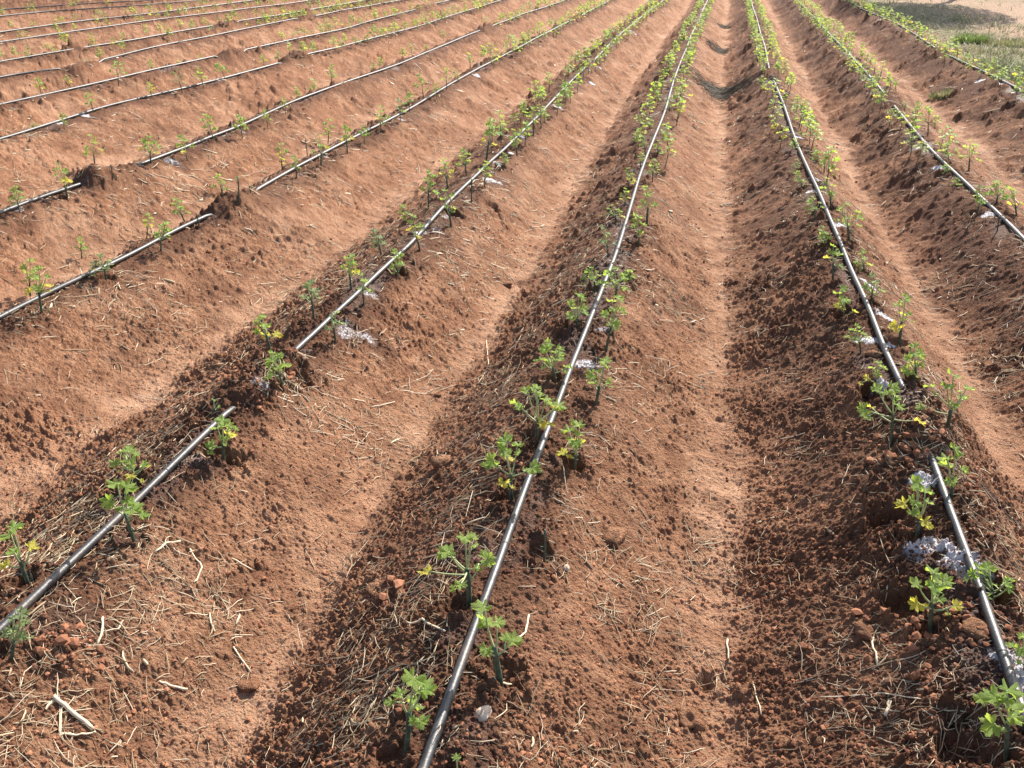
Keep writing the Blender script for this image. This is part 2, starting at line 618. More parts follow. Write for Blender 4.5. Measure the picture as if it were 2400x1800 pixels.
# ------------------------------------------------------------------ where the seedlings stand
# base x, base y, tip x, tip y in the photo, bed, then flags: y yellow leaves, g greyish, d bare stick, w wide, t tiny, p pale
PL = [
    (66, 1366, 15, 1224, 5, 'y'), (20, 1545, 40, 1450, 5, 'gl'), (318, 1276, 275, 1138, 5, 'b'), (315, 1135, 293, 1041, 5, 'yw'),
    (517, 1070, 520, 966, 5, 'Y'), (500, 970, 499, 933, 5, 't'), (673, 917, 640, 832, 5, ''), (635, 832, 610, 741, 5, 'y'),
    (734, 752, 729, 669, 5, 'g'), (785, 802, 785, 734, 5, 'p'), (854, 722, 850, 651, 5, 'p'), (822, 680, 822, 602, 5, 'y'),
    (936, 645, 928, 576, 5, ''), (896, 604, 876, 539, 5, 'p'), (986, 592, 968, 510, 5, 'y'), (952, 522, 943, 470, 5, 'y'),
    (1059, 533, 1045, 448, 5, ''), (1004, 488, 1008, 405, 5, ''), (1104, 474, 1104, 420, 5, 'd'), (1048, 445, 1040, 373, 5, 'y'),
    (1093, 412, 1088, 351, 5, ''), (1136, 440, 1140, 380, 5, 'y'), (1138, 376, 1153, 297, 5, 'y'), (1182, 395, 1180, 351, 5, 'p'),
    (1212, 365, 1205, 304, 5, ''), (1180, 322, 1178, 278, 5, ''), (1230, 344, 1234, 289, 5, ''), (1250, 317, 1249, 250, 5, 'y'),
    (1277, 290, 1273, 253, 5, 'y'), (1287, 217, 1287, 174, 5, 'y'), (1256, 248, 1256, 200, 5, 'w'), (1321, 217, 1321, 190, 5, ''),
    (1380, 172, 1375, 130, 5, 'y'), (1359, 197, 1360, 165, 5, 'd'),
    # sixth bed
    (97, 735, 89, 634, 6, 'y'), (67, 687, 65, 607, 6, ''), (249, 653, 231, 588, 6, 'wp'), (190, 605, 190, 558, 6, ''),
    (374, 588, 389, 522, 6, ''), (340, 560, 349, 506, 6, 'y'), (437, 523, 410, 459, 6, 'g'), (467, 533, 461, 503, 6, 'd'),
    (521, 461, 510, 400, 6, ''), (562, 495, 559, 434, 6, 'dp'), (590, 475, 584, 447, 6, 't'), (693, 417, 689, 369, 6, ''),
    (663, 398, 658, 336, 6, 'y'), (721, 369, 716, 315, 6, 'd'), (752, 388, 749, 318, 6, 'y'), (768, 337, 770, 282, 6, ''),
    (813, 358, 811, 297, 6, 'y'), (854, 336, 854, 292, 6, ''), (892, 310, 892, 240, 6, 'y'), (937, 286, 937, 235, 6, 'g'),
    (959, 264, 961, 217, 6, ''), (995, 239, 984, 177, 6, ''), (1024, 231, 1022, 195, 6, ''), (1048, 213, 1046, 163, 6, ''),
    (1075, 192, 1068, 163, 6, 'y'), (1104, 166, 1100, 130, 6, ''),
    # seventh bed
    (42, 495, 36, 436, 7, ''), (159, 463, 134, 380, 7, 'y'), (224, 400, 213, 315, 7, 'g'), (262, 424, 260, 390, 7, 'd'),
    (354, 384, 349, 322, 7, 'yw'), (438, 365, 420, 309, 7, 'yw'), (503, 331, 481, 271, 7, ''), (568, 318, 562, 266, 7, ''),
    (627, 293, 620, 253, 7, ''), (669, 266, 662, 230, 7, ''), (606, 268, 606, 240, 7, 'd'), (702, 235, 694, 203, 7, ''),
    (736, 213, 731, 170, 7, ''), (776, 202, 777, 155, 7, ''), (890, 165, 890, 135, 7, ''), (945, 145, 945, 112, 7, 'y'),
    (874, 155, 872, 128, 7, ''), (997, 110, 997, 88, 7, 'y'), (1040, 100, 1038, 75, 7, ''), (965, 130, 963, 105, 7, ''),
    # eighth bed
    (74, 288, 74, 264, 8, 'w'), (150, 300, 145, 263, 8, ''), (221, 265, 206, 217, 8, ''), (286, 239, 282, 184, 8, 'w'),
    (356, 231, 349, 195, 8, 'y'), (427, 217, 412, 163, 8, 'g'), (477, 203, 463, 156, 8, ''), (530, 188, 512, 150, 8, 'w'),
    (571, 170, 570, 145, 8, ''), (620, 159, 615, 128, 8, 'y'), (651, 147, 651, 120, 8, ''),
    # ninth and tenth
    (98, 226, 90, 184, 9, 'y'), (168, 211, 155, 177, 9, 'y'), (237, 190, 235, 160, 9, ''), (306, 176, 293, 141, 9, 'y'),
    (358, 160, 350, 130, 9, ''), (420, 146, 415, 120, 9, 'y'), (477, 135, 463, 107, 9, ''), (527, 123, 525, 104, 9, 'y'),
    (20, 176, 12, 152, 10, ''), (76, 168, 68, 130, 10, 'g'), (121, 160, 120, 128, 10, ''), (203, 152, 195, 121, 10, 'g'),
    (235, 145, 232, 112, 10, ''), (291, 98, 284, 72, 10, ''), (390, 92, 380, 44, 10, 'y'),
    # fourth bed
    (1064, 1818, 1068, 1759, 4, 't'), (946, 1755, 970, 1583, 4, 'b'), (1178, 1596, 1136, 1403, 4, 'yb'), (1097, 1412, 1089, 1240, 4, 'yw'),
    (1274, 1311, 1276, 1230, 4, 'd'), (1203, 1163, 1187, 1018, 4, 'yw'), (1344, 1097, 1350, 976, 4, 'y'), (1259, 1036, 1256, 897, 4, 'yw'),
    (1390, 953, 1418, 835, 4, ''), (1306, 891, 1290, 788, 4, 'w'), (1418, 830, 1447, 705, 4, ''), (1353, 768, 1357, 676, 4, ''),
    (1446, 710, 1440, 630, 4, 'w'), (1397, 678, 1386, 618, 4, 'w'), (1476, 661, 1476, 625, 4, ''), (1427, 605, 1415, 535, 4, 'g'),
    (1496, 581, 1494, 505, 4, ''), (1518, 528, 1516, 427, 4, ''), (1447, 524, 1433, 485, 4, 'yw'), (1462, 487, 1465, 434, 4, 'y'),
    (1476, 441, 1473, 387, 4, 'y'), (1530, 427, 1534, 376, 4, ''), (1503, 392, 1504, 358, 4, ''), (1512, 365, 1505, 326, 4, ''),
    (1541, 366, 1543, 326, 4, ''), (1525, 301, 1527, 265, 4, 'g'), (1556, 319, 1556, 296, 4, 'g'), (1541, 252, 1541, 217, 4, ''),
    (1570, 262, 1570, 228, 4, ''), (1550, 222, 1552, 184, 4, ''), (1580, 205, 1582, 172, 4, ''),
    # third bed
    (2405, 1570, 2398, 1490, 3, ''), (2370, 1760, 2360, 1609, 3, 'b'), (2193, 1466, 2197, 1343, 3, 'yw'), (2347, 1394, 2338, 1290, 3, 'w'),
    (2150, 1256, 2157, 1124, 3, 'y'), (2235, 1170, 2237, 1043, 3, ''), (2090, 1041, 2092, 911, 3, 'YW'), (2222, 1011, 2240, 866, 3, 'w'),
    (2050, 909, 2059, 839, 3, 'y'), (2150, 899, 2150, 799, 3, 'y'), (2021, 826, 2012, 766, 3, 'w'), (2114, 805, 2124, 688, 3, 'Y'),
    (1991, 743, 1980, 651, 3, 'y'), (2050, 710, 2047, 633, 3, 'p'), (1954, 663, 1950, 586, 3, 'y'), (2027, 638, 2025, 575, 3, ''),
    (1936, 577, 1929, 521, 3, ''), (1996, 570, 1989, 474, 3, 'w'), (1913, 519, 1904, 467, 3, 'w'), (1954, 490, 1940, 416, 3, ''),
    (1884, 442, 1870, 394, 3, 'y'), (1956, 418, 1956, 380, 3, 'y'), (1931, 406, 1933, 362, 3, ''), (1871, 402, 1868, 365, 3, 'g'),
    (1918, 384, 1918, 340, 3, ''), (1857, 359, 1862, 329, 3, 'g'), (1904, 319, 1907, 282, 3, ''), (1850, 323, 1845, 297, 3, 't'),
    (1828, 308, 1817, 268, 3, 'y'), (1875, 290, 1882, 242, 3, ''), (1842, 247, 1841, 217, 3, ''), (1869, 253, 1868, 232, 3, ''),
    (1795, 214, 1790, 193, 3, 'y'), (1824, 185, 1822, 150, 3, ''), (1790, 185, 1788, 160, 3, ''),
    # second bed
    (2388, 516, 2370, 438, 2, 'Y'), (2341, 479, 2341, 416, 2, 'w'), (2294, 496, 2298, 430, 2, ''), (2340, 540, 2341, 505, 2, 'd'),
    (2251, 436, 2247, 405, 2, ''), (2273, 407, 2276, 322, 2, ''), (2229, 384, 2222, 329, 2, 'w'), (2218, 407, 2219, 383, 2, ''),
    (2175, 320, 2177, 254, 2, 'w'), (2193, 300, 2197, 264, 2, ''), (2150, 291, 2146, 250, 2, ''), (2103, 285, 2103, 250, 2, ''),
    (2124, 258, 2122, 233, 2, 'p'), (2150, 270, 2153, 237, 2, 'p'), (2085, 218, 2088, 181, 2, ''), (2101, 213, 2101, 185, 2, 'y'),
    (2060, 200, 2060, 168, 2, ''), (2078, 240, 2079, 228, 2, 't'), (2048, 175, 2050, 141, 2, 'y'), (2020, 142, 2021, 116, 2, ''),
    # first bed
    (2215, 147, 2222, 98, 1, ''), (2243, 138, 2245, 102, 1, 'y'), (2273, 150, 2273, 126, 1, 'y'), (2308, 168, 2305, 130, 1, 'p'),
    (2300, 178, 2305, 150, 1, ''), (2196, 127, 2195, 115, 1, 'y'), (2330, 185, 2332, 172, 1, ''), (2395, 215, 2395, 190, 1, 'w'),
    (2205, 116, 2206, 96, 1, ''), (2160, 92, 2158, 68, 1, ''), (2140, 80, 2138, 58, 1, ''),
]
SEED = []                                    # x, y, bed, tip vector, height, flags
_sit = random.Random(3)
for (bx, by, tx, ty, bed, fl) in PL:
    p = ground_at(bx, by)
    # height of the tip over the base, standing in the plane that faces the camera
    lo, hi = 0.01, 0.6
    for _ in range(24):
        mid = .5 * (lo + hi)
        if project((p[0], p[1], p[2] + mid))[1] > ty:
            lo = mid
        else:
            hi = mid
    hgt = mid
    u = project((p[0], p[1], p[2] + hgt))[0]
    zc = (np.array([p[0], p[1], p[2] + hgt - H])) @ FWD
    lean = (tx - u) * zc / FPX
    SEED.append([p[0], p[1], bed, lean, hgt, fl])

# planting holes beside the seedlings that show them
for s in SEED:
    d = math.hypot(s[0], s[1])
    if d < 6.5:
        if _sit.random() < (.75 if s[2] <= 4 or d < 2.6 else .45):
            r = _sit.uniform(.026, .042)
            PITS.append((s[0] - _sit.uniform(.0, .03), s[1] + _sit.uniform(-.02, .02), r, _sit.uniform(.014, .03)))
for px, py, r, dd in [(2040, 925, .05, .05), (2125, 1415, .05, .045), (2270, 1745, .06, .05), (545, 1075, .032, .02), (1990, 735, .05, .035),
                      (2300, 1370, .045, .04), (2250, 990, .06, .035), (700, 885, .05, .03), (2090, 1220, .045, .035), (1650, 1603, .025, .02),
                      (1060, 500, .05, .03), (1150, 480, .05, .03)]:
    p = ground_at(px, py)
    PITS.append((p[0], p[1], r, dd))
for px, py, r, hh in [(230, 410, .09, .07), (195, 420, .08, .05), (175, 150, .14, .09), (1020, 15, .2, .08), (530, 118, .15, .07), (695, 138, .13, .06),
                      (560, 470, .09, .05), (720, 40, .16, .07), (190, 15, .25, .12), (290, 12, .3, .14), (690, 850, .05, .03), (150, 1530, .05, .035),
                      (2150, 1000, .08, .03), (1245, 1050, .03, .01), (2330, 1290, .06, .02), (640, 885, .06, .03)]:
    p = ground_at(px, py)
    HEAPS.append((p[0], p[1], r, hh))

# ------------------------------------------------------------------ ground: one sheet, finer where the camera looks
hx, hy = -math.sin(YAW), math.cos(YAW)
rx, ry = math.cos(YAW), math.sin(YAW)
NV, NU = 1640, 1340
v = np.linspace(2090.0, 165.0, NV)
zc = FPX * H / (math.cos(PITCH) * v)
dd = (zc - H * math.sin(PITCH)) / math.cos(PITCH)
near = np.linspace(-3.0, dd[0], 40)[:-1]
far = dd[-1] * (400.0 / dd[-1]) ** (np.linspace(0, 1, 150)[1:] ** 1.15)
dd = np.concatenate([near, dd, far])
s_in = np.linspace(-0.60, 0.60, NU)
s_o = 0.60 * (9.0 / 0.60) ** (np.linspace(0, 1, 61)[1:])
ss = np.concatenate([-s_o[::-1], s_in, s_o])
D, S_ = np.meshgrid(dd, ss, indexing='ij')
wd = np.where(D > 0.2, D + 0.68, 0.88)
X = D * hx + S_ * wd * rx
Y = D * hy + S_ * wd * ry
Xf = X.ravel(); Yf = Y.ravel()
Z = height(Xf, Yf)
_, bi, sd, half, tt, fl, gg = base_height(Xf, Yf)
_, loose = features(Xf, Yf, np.zeros_like(Xf))
# how wet the soil is round the pipe
wn = fbm(Xf, Yf, 0.16, 3, 111)
wn2 = fbm(Xf, Yf, 0.5, 2, 113)
wet = 1 - sstep(0.05, 0.22, np.abs(sd + 0.02) + 0.085 * wn + 0.06 * wn2)
wet = wet * np.clip(0.80 + .35 * wn2, .35, 1)
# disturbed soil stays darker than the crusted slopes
# the left sides take the darker soil colour too, most on the beds by the verge
side_dark = np.where(bi <= 1, .84, np.where(bi == 2, .72, np.where(bi == 3, .52, np.where(bi == 4, .32, .16))))
wet = np.maximum(wet, side_dark * sstep(-.8, .1, fbm(Xf, Yf, 0.22, 3, 115)) * sstep(.02, -.1, sd) * (1 - sstep(.55, 1.0, tt + .35 * fbm(Xf, Yf, .14, 4, 117, .6))))
wet = np.maximum(wet, .30 * sstep(.05, .45, fbm(Xf, Yf, 0.12, 3, 119)) * (1 - fl))
wet = np.maximum(wet, 0.22 * loose)
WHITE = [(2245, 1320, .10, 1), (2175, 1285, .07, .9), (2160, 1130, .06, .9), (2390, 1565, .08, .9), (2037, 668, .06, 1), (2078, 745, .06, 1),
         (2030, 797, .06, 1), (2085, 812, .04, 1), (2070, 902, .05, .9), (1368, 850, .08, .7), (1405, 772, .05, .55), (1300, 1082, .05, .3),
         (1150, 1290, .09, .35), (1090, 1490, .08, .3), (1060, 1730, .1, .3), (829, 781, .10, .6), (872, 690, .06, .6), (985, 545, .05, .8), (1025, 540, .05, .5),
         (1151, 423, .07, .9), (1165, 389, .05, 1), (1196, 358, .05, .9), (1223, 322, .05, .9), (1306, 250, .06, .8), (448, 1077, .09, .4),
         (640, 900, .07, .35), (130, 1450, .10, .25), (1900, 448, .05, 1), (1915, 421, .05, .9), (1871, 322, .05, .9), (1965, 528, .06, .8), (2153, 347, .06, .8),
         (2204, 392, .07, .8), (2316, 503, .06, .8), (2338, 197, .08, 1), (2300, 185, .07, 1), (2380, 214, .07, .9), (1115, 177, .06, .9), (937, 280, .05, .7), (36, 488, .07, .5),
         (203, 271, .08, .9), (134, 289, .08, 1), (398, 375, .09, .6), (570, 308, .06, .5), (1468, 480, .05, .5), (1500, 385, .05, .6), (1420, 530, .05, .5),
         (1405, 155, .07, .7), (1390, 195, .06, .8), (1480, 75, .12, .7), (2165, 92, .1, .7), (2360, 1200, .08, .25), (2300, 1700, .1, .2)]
glint_crust = np.zeros_like(Xf)  # white painted for wet glints and some salt
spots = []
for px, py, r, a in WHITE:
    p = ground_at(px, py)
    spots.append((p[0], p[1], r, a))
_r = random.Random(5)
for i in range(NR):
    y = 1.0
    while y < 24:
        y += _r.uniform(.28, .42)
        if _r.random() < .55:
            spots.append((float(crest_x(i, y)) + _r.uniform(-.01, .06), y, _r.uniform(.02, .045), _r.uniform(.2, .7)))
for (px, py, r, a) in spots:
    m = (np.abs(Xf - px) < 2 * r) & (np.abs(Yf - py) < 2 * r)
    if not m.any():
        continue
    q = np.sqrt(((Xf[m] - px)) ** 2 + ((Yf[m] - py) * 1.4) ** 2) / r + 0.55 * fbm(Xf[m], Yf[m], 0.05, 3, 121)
    glint_crust[m] = np.maximum(glint_crust[m], a * (1 - sstep(.35, 1.0, q)))
    wet[m] = np.maximum(wet[m], .9 * (1 - sstep(.8, 1.6, q)))
sandm = np.maximum(fl, 0) * np.clip(.75 + .5 * fbm(Xf, Yf, .4, 2, 131), 0, 1)
sandm = np.maximum(sandm, .45 * sstep(.0, .6, fbm(Xf, Yf, .3, 2, 133)) * sstep(-.02, .12, sd))
sandm *= (1 - wet)
wet *= (1 - gg)
verge = sstep(.35, .85, gg + .25 * fbm(Xf, Yf, .3, 3, 141))
pa = np.array([at(2060, -18)[:2], at(2200, 12)[:2], at(2400, 70)[:2], at(2900, 160)[:2]])
pd = np.full_like(Xf, 1e9)
sgn = np.zeros_like(Xf)
for k in range(3):
    a, b_ = pa[k], pa[k + 1]
    ab = b_ - a
    q = ((Xf - a[0]) * ab[0] + (Yf - a[1]) * ab[1]) / (ab @ ab)
    q = np.clip(q, 0 if k else -20, 1 if k < 2 else 3)
    ex = Xf - (a[0] + q * ab[0]); ey = Yf - (a[1] + q * ab[1])
    d_ = np.hypot(ex, ey)
    up = (ab[0] * ey - ab[1] * ex) > 0
    sgn = np.where(d_ < pd, np.where(up, 1, -1), sgn)
    pd = np.minimum(pd, d_)
bare = sstep(-.3, .7, pd * sgn + .8 * fbm(Xf, Yf, 1.2, 3, 151)) * (1 - .55 * sstep(4, 8, pd)) * gg * (sgn > -2)
bare *= np.clip(.75 + .9 * fbm(Xf, Yf, 2.2, 3, 153), 0, 1)
nrow, ncol = X.shape
ii = np.arange(nrow * ncol).reshape(nrow, ncol)
F = np.stack([ii[:-1, :-1], ii[:-1, 1:], ii[1:, 1:], ii[1:, :-1]], -1).reshape(-1, 4)
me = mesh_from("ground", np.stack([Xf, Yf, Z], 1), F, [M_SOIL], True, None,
               {'wet': wet, 'glint_crust': glint_crust, 'sand': sandm, 'verge': verge, 'bare': bare})
link("ground", me, kind="structure")
del X, Y, D, S_, F

# ------------------------------------------------------------------ drip lines
ORD = ["first", "second", "third", "fourth", "fifth", "sixth", "seventh", "eighth", "ninth", "tenth", "eleventh", "twelfth", "thirteenth",
       "fourteenth", "fifteenth", "sixteenth", "seventeenth", "eighteenth", "nineteenth", "twentieth"]
PIPE_LABEL = [
    "drip pipe on the first bed, next to the grass verge",
    "drip pipe on the second bed from the grass, half hidden by seedlings",
    "drip pipe on the third bed from the grass, beside the whitest patches",
    "long unbroken shiny drip pipe on the fourth bed from the grass",
    "drip pipe on the fifth bed from grass, buried once under crumbled soil",
    "drip pipe on the sixth bed from grass, buried under a small heap",
    "drip pipe on the seventh bed from grass, buried beside a tall grey seedling",
    "drip pipe on the eighth bed from the grass",
    "drip pipe on the ninth bed from the grass, cut by two heaps",
    "drip pipe on the tenth bed from grass, ending at a dark hole",
    "drip pipe on the eleventh bed from the grass",
    "thin pale drip pipe on the twelfth bed from the grass",
    "thin pale drip pipe on the thirteenth bed from the grass",
    "thin pale drip pipe on the fourteenth bed from the grass",
    "thin pale drip pipe on the fifteenth bed from grass, topmost in the picture",
]
R_P = 0.0098
for i in range(NR):
    ys = np.concatenate([np.arange(-1.0, 6.0, .04), np.arange(6.0, 34.0, .12)])
    xs = crest_x(i, ys) + 0.006 * np.sin(ys * 1.7 + i) * sstep(2, 6, ys)
    # rests on the highest crumbs under it
    zz = np.maximum.reduce([height(xs + o, ys, False, False) for o in (-.006, 0, .006)]) + .006
    k = 9
    zs = np.convolve(np.pad(zz, k // 2, mode='edge'), np.ones(k) / k, 'valid') * .45 + \
        np.max(np.stack([np.roll(zz, j) for j in range(-3, 4)]), 0) * .55
    zs = np.convolve(np.pad(zs, 3, mode='edge'), np.ones(7) / 7, 'valid') + R_P * .55
    for (bi_, yc, hl) in MOUNDS:
        if bi_ == i:
            dip = 1 - sstep(hl - .03, hl + .05, np.abs(ys - yc))
            zs = zs - dip * 0.04
    V, F = tube(np.stack([xs, ys, zs], 1), [R_P] * len(ys), 14)
    a = Acc(); a.add(V, F)
    o = link("drip_pipe", a.mesh("drip_pipe", [M_PIPE]), label=PIPE_LABEL[i], category="drip pipe",
             group="black drip pipes laid along the beds")
    # the raised seams where the drippers sit
    if i in (2, 3, 4, 5):
        yy = .55 + .1 * i
        while yy < 4.2:
            if not any(b2 == i and abs(yy - yc) < hl + .06 for b2, yc, hl in MOUNDS):
                px_, pz_ = float(np.interp(yy, ys, xs)), float(np.interp(yy, ys, zs))
                q = np.array([[float(np.interp(yy + t_, ys, xs)), yy + t_, float(np.interp(yy + t_, ys, zs))] for t_ in (-.004, -.0025, .0025, .004)])
                V, F = tube(q, [R_P, R_P + .0009, R_P + .0009, R_P], 14, False)
                a = Acc(); a.add(V, F)
                link("dripper_band", a.mesh("dripper_band", [M_PIPE]), o)
            yy += .6


# ------------------------------------------------------------------ seedlings
def leaf_mesh(name, mat, seed, na=54, nr=5):
    r_ = random.Random(seed)
    lobes = 7
    ph0 = [r_.uniform(.85, 1.12) for _ in range(lobes)]
    V = [(0, 0, 0)]; F = []
    cup = r_.uniform(-.10, .25); wav = r_.uniform(.22, .4); fold = r_.uniform(.1, .5)
    span = math.radians(r_.uniform(285, 320))
    for k in range(na + 1):
        q = k / na
        a = -span / 2 + span * q
        lb = q * lobes
        li = min(int(lb), lobes - 1)
        fr = lb - li
        lobe = abs(math.sin(math.pi * fr)) ** .7
        tooth = .2 * (abs(((fr * 3) % 1) - .5) * 2)
        mid = 1 - .28 * (abs(q - .5) * 2) ** 1.5
        R = (.48 + .52 * lobe - tooth * lobe) * mid * ph0[li]
        for j in range(1, nr + 1):
            rr = R * (j / nr) ** .9
            x = rr * math.cos(a); y = rr * math.sin(a)
            ridge = -wav * .55 * (math.cos(2 * math.pi * fr)) * (j / nr) * .35
            z = cup * rr * rr + ridge + fold * abs(y) * .5 * rr + r_.uniform(-.03, .03) * (j / nr) \
                + wav * .5 * math.sin(a * 5 + seed) * (j / nr) ** 2
            V.append((x + .12, y, z))
    for k in range(na):
        b0 = 1 + k * nr; b1 = 1 + (k + 1) * nr
        F.append((0, b0, b1))
        for j in range(nr - 1):
            F.append((b0 + j, b0 + j + 1, b1 + j + 1, b1 + j))
    me = bpy.data.meshes.new(name)
    me.from_pydata(V, [], F)
    me.materials.append(mat)
    me.polygons.foreach_set('use_smooth', [True] * len(F))
    me.update()
    return me


LEAVES = {k: [leaf_mesh("leaf", m, 10 * q + j) for j in range(7)] for q, (k, m) in enumerate((('g', M_LEAF), ('y', M_LEAFY), ('p', M_LEAFG)))}


def curve_pts(a, b, bend, n=6):
    a = np.array(a, float); b = np.array(b, float); bend = np.array(bend, float)
    return [a * (1 - t) ** 2 + (a + b + bend) * .5 * 2 * t * (1 - t) + b * t * t for t in np.linspace(0, 1, n)]


def leaf_frame(pos, direction, size, r_, droop=0.0):
    """Where a leaf sits and how it turns: its blade points along direction, face to the sky and a little to the sun."""
    d = Vector(direction)
    d.z = -droop
    d.normalize()
    up = Vector((r_.uniform(-.5, .5) + .25, r_.uniform(-.5, .5) - .15, 1)).normalized()
    yv = up.cross(d).normalized()
    zv = d.cross(yv).normalized()
    M = Matrix((d, yv, zv)).transposed().to_4x4()
    M = Matrix.Translation(Vector(pos)) @ M @ Matrix.Diagonal((size, size, size, 1))
    return M


def plan_seedling(hgt, lean, flags, r_):
    """Stem tubes and leaf placings for one seedling, in its own space (base at the origin)."""
    rvec = np.array([cy_, sy_, 0.0])
    fvec = np.array([-sy_, cy_, 0.0])
    tip = rvec * lean + fvec * r_.uniform(-.01, .015) + np.array([0, 0, hgt])
    bare = 'd' in flags
    fork_t = r_.uniform(.42, .58) if not bare else 1.0
    fork = tip * fork_t * np.array([1, 1, 1]) + rvec * r_.uniform(-.006, .006)
    stems = []                      # (points, radii, dark?)
    r0 = (.0042 + .0015 * r_.random()) * min(1.25, max(.7, hgt / .17))
    stems.append((curve_pts(np.array([0, 0, -.03]), fork, rvec * r_.uniform(-.012, .012), 7), np.linspace(r0 * 1.1, r0 * .85, 7), 0))
    # stubs where old leaves were cut
    for _ in range(r_.randint(1, 3)):
        t = r_.uniform(.35, .95)
        p = fork * t
        an = r_.uniform(0, 6.28)
        stems.append(([p, p + np.array([math.cos(an), math.sin(an), .6]) * r_.uniform(.006, .012)], [.0016, .0012], 0))
    lv = []
    if bare:
        if 'p' in flags:
            for _ in range(2):
                an = r_.uniform(0, 6.28)
                e = tip + np.array([math.cos(an), math.sin(an), -.1]) * r_.uniform(.01, .025)
                stems.append((curve_pts(fork * .8, e, (0, 0, .01)), [.0015] * 6, 1))
                lv.append((e, (math.cos(an), math.sin(an), 0), r_.uniform(.009, .014), 'p', .6))
        return stems, lv
    tiny = 't' in flags
    n = 2 if tiny else r_.randint(5, 7) + (2 if 'w' in flags or 'W' in flags else 0)
    if 'b' in flags:
        n = 5
    wide = (1.25 if 'W' in flags else 1.0 if 'w' in flags else .54) * max(.045, hgt * .42)
    base_k = 'p' if ('p' in flags or 'g' in flags) and r_.random() < .75 else 'g'
    an0 = r_.uniform(0, 6.28)
    for k in range(n):
        f = k / max(1, n - 1)
        an = an0 + k * 2.4 + r_.uniform(-.3, .3)
        hz = hgt * (1.0 - f * .48) - .004
        rad = wide * (.18 + .75 * f ** .7) * r_.uniform(.7, 1.15)
        ax = tip * (hz / hgt)
        e = ax + (rvec * math.cos(an) + fvec * math.sin(an) * .8) * rad
        start = fork * r_.uniform(.86, 1.0) if k < n - 2 else fork * r_.uniform(.6, .9)
        e = np.array(e)
        if k == 0:
            e = tip.copy()
        stems.append((curve_pts(start, e, np.array([0, 0, -.012]) + (rvec * math.cos(an) + fvec * math.sin(an)) * .012), np.linspace(.0022, .0013, 6) * (1 if hgt > .1 else .8), 1))
        kind = base_k
        if 'g' in flags and 'l' in flags:
            kind = 'p'
        if ('y' in flags or 'Y' in flags) and k >= n - (2 if 'Y' not in flags else 2) and r_.random() < .8:
            kind = 'y'
        if 'Y' in flags and k == n - 2:
            kind = 'y'
        big = r_.uniform(.0175, .028) * (1.05 if 'b' in flags and k < 3 else 1.0) * (1.15 if kind == 'y' and 'Y' in flags else 1.0)
        if tiny:
            big *= .62
        big *= min(1.0, max(.62, hgt / .15))
        dirv = rvec * math.cos(an) + fvec * math.sin(an)
        lv.append((e, tuple(dirv), big, kind, r_.uniform(-.15, .35) + .25 * f))
        if r_.random() < .6 and not tiny:        # a smaller leaf on the same shoot
            e2 = e + np.array([r_.uniform(-.02, .02), r_.uniform(-.02, .02), -r_.uniform(.006, .026)])
            an2 = an + r_.uniform(1.2, 2.5)
            lv.append((e2, (math.cos(an2), math.sin(an2), 0), big * r_.uniform(.5, .75), kind, .2))
            stems.append((curve_pts(start * .4 + e * .6, e2, (0, 0, 0)), np.linspace(.0016, .001, 6), 1))
    return stems, lv


def stem_mesh(stems, sides=6):
    a = Acc()
    for pts, rad, k in stems:
        V, F = tube(pts, list(rad), sides)
        a.add(V, F, k)
    return a.mesh("stem", [M_STEM, M_PET])


GROUP = "seedlings planted beside the drip pipes"
BEDS = {i + 1: ORD[i] for i in range(20)}


def look_words(fl):
    if 'd' in fl:
        return "bare leafless cutting" if 'p' not in fl else "withered pale cutting"
    if 't' in fl:
        return "tiny green sprout"
    if 'Y' in fl:
        return "seedling with big yellow leaf"
    if 'y' in fl and 'w' in fl:
        return "bushy seedling, leaves yellowing"
    if 'y' in fl:
        return "seedling with yellowing leaves"
    if 'l' in fl:
        return "drooping pale seedling"
    if 'g' in fl:
        return "grey-green seedling"
    if 'p' in fl:
        return "pale thin seedling"
    if 'w' in fl or 'W' in fl:
        return "wide bushy green seedling"
    if 'b' in fl:
        return "tall broad-leaved seedling"
    return "green seedling"


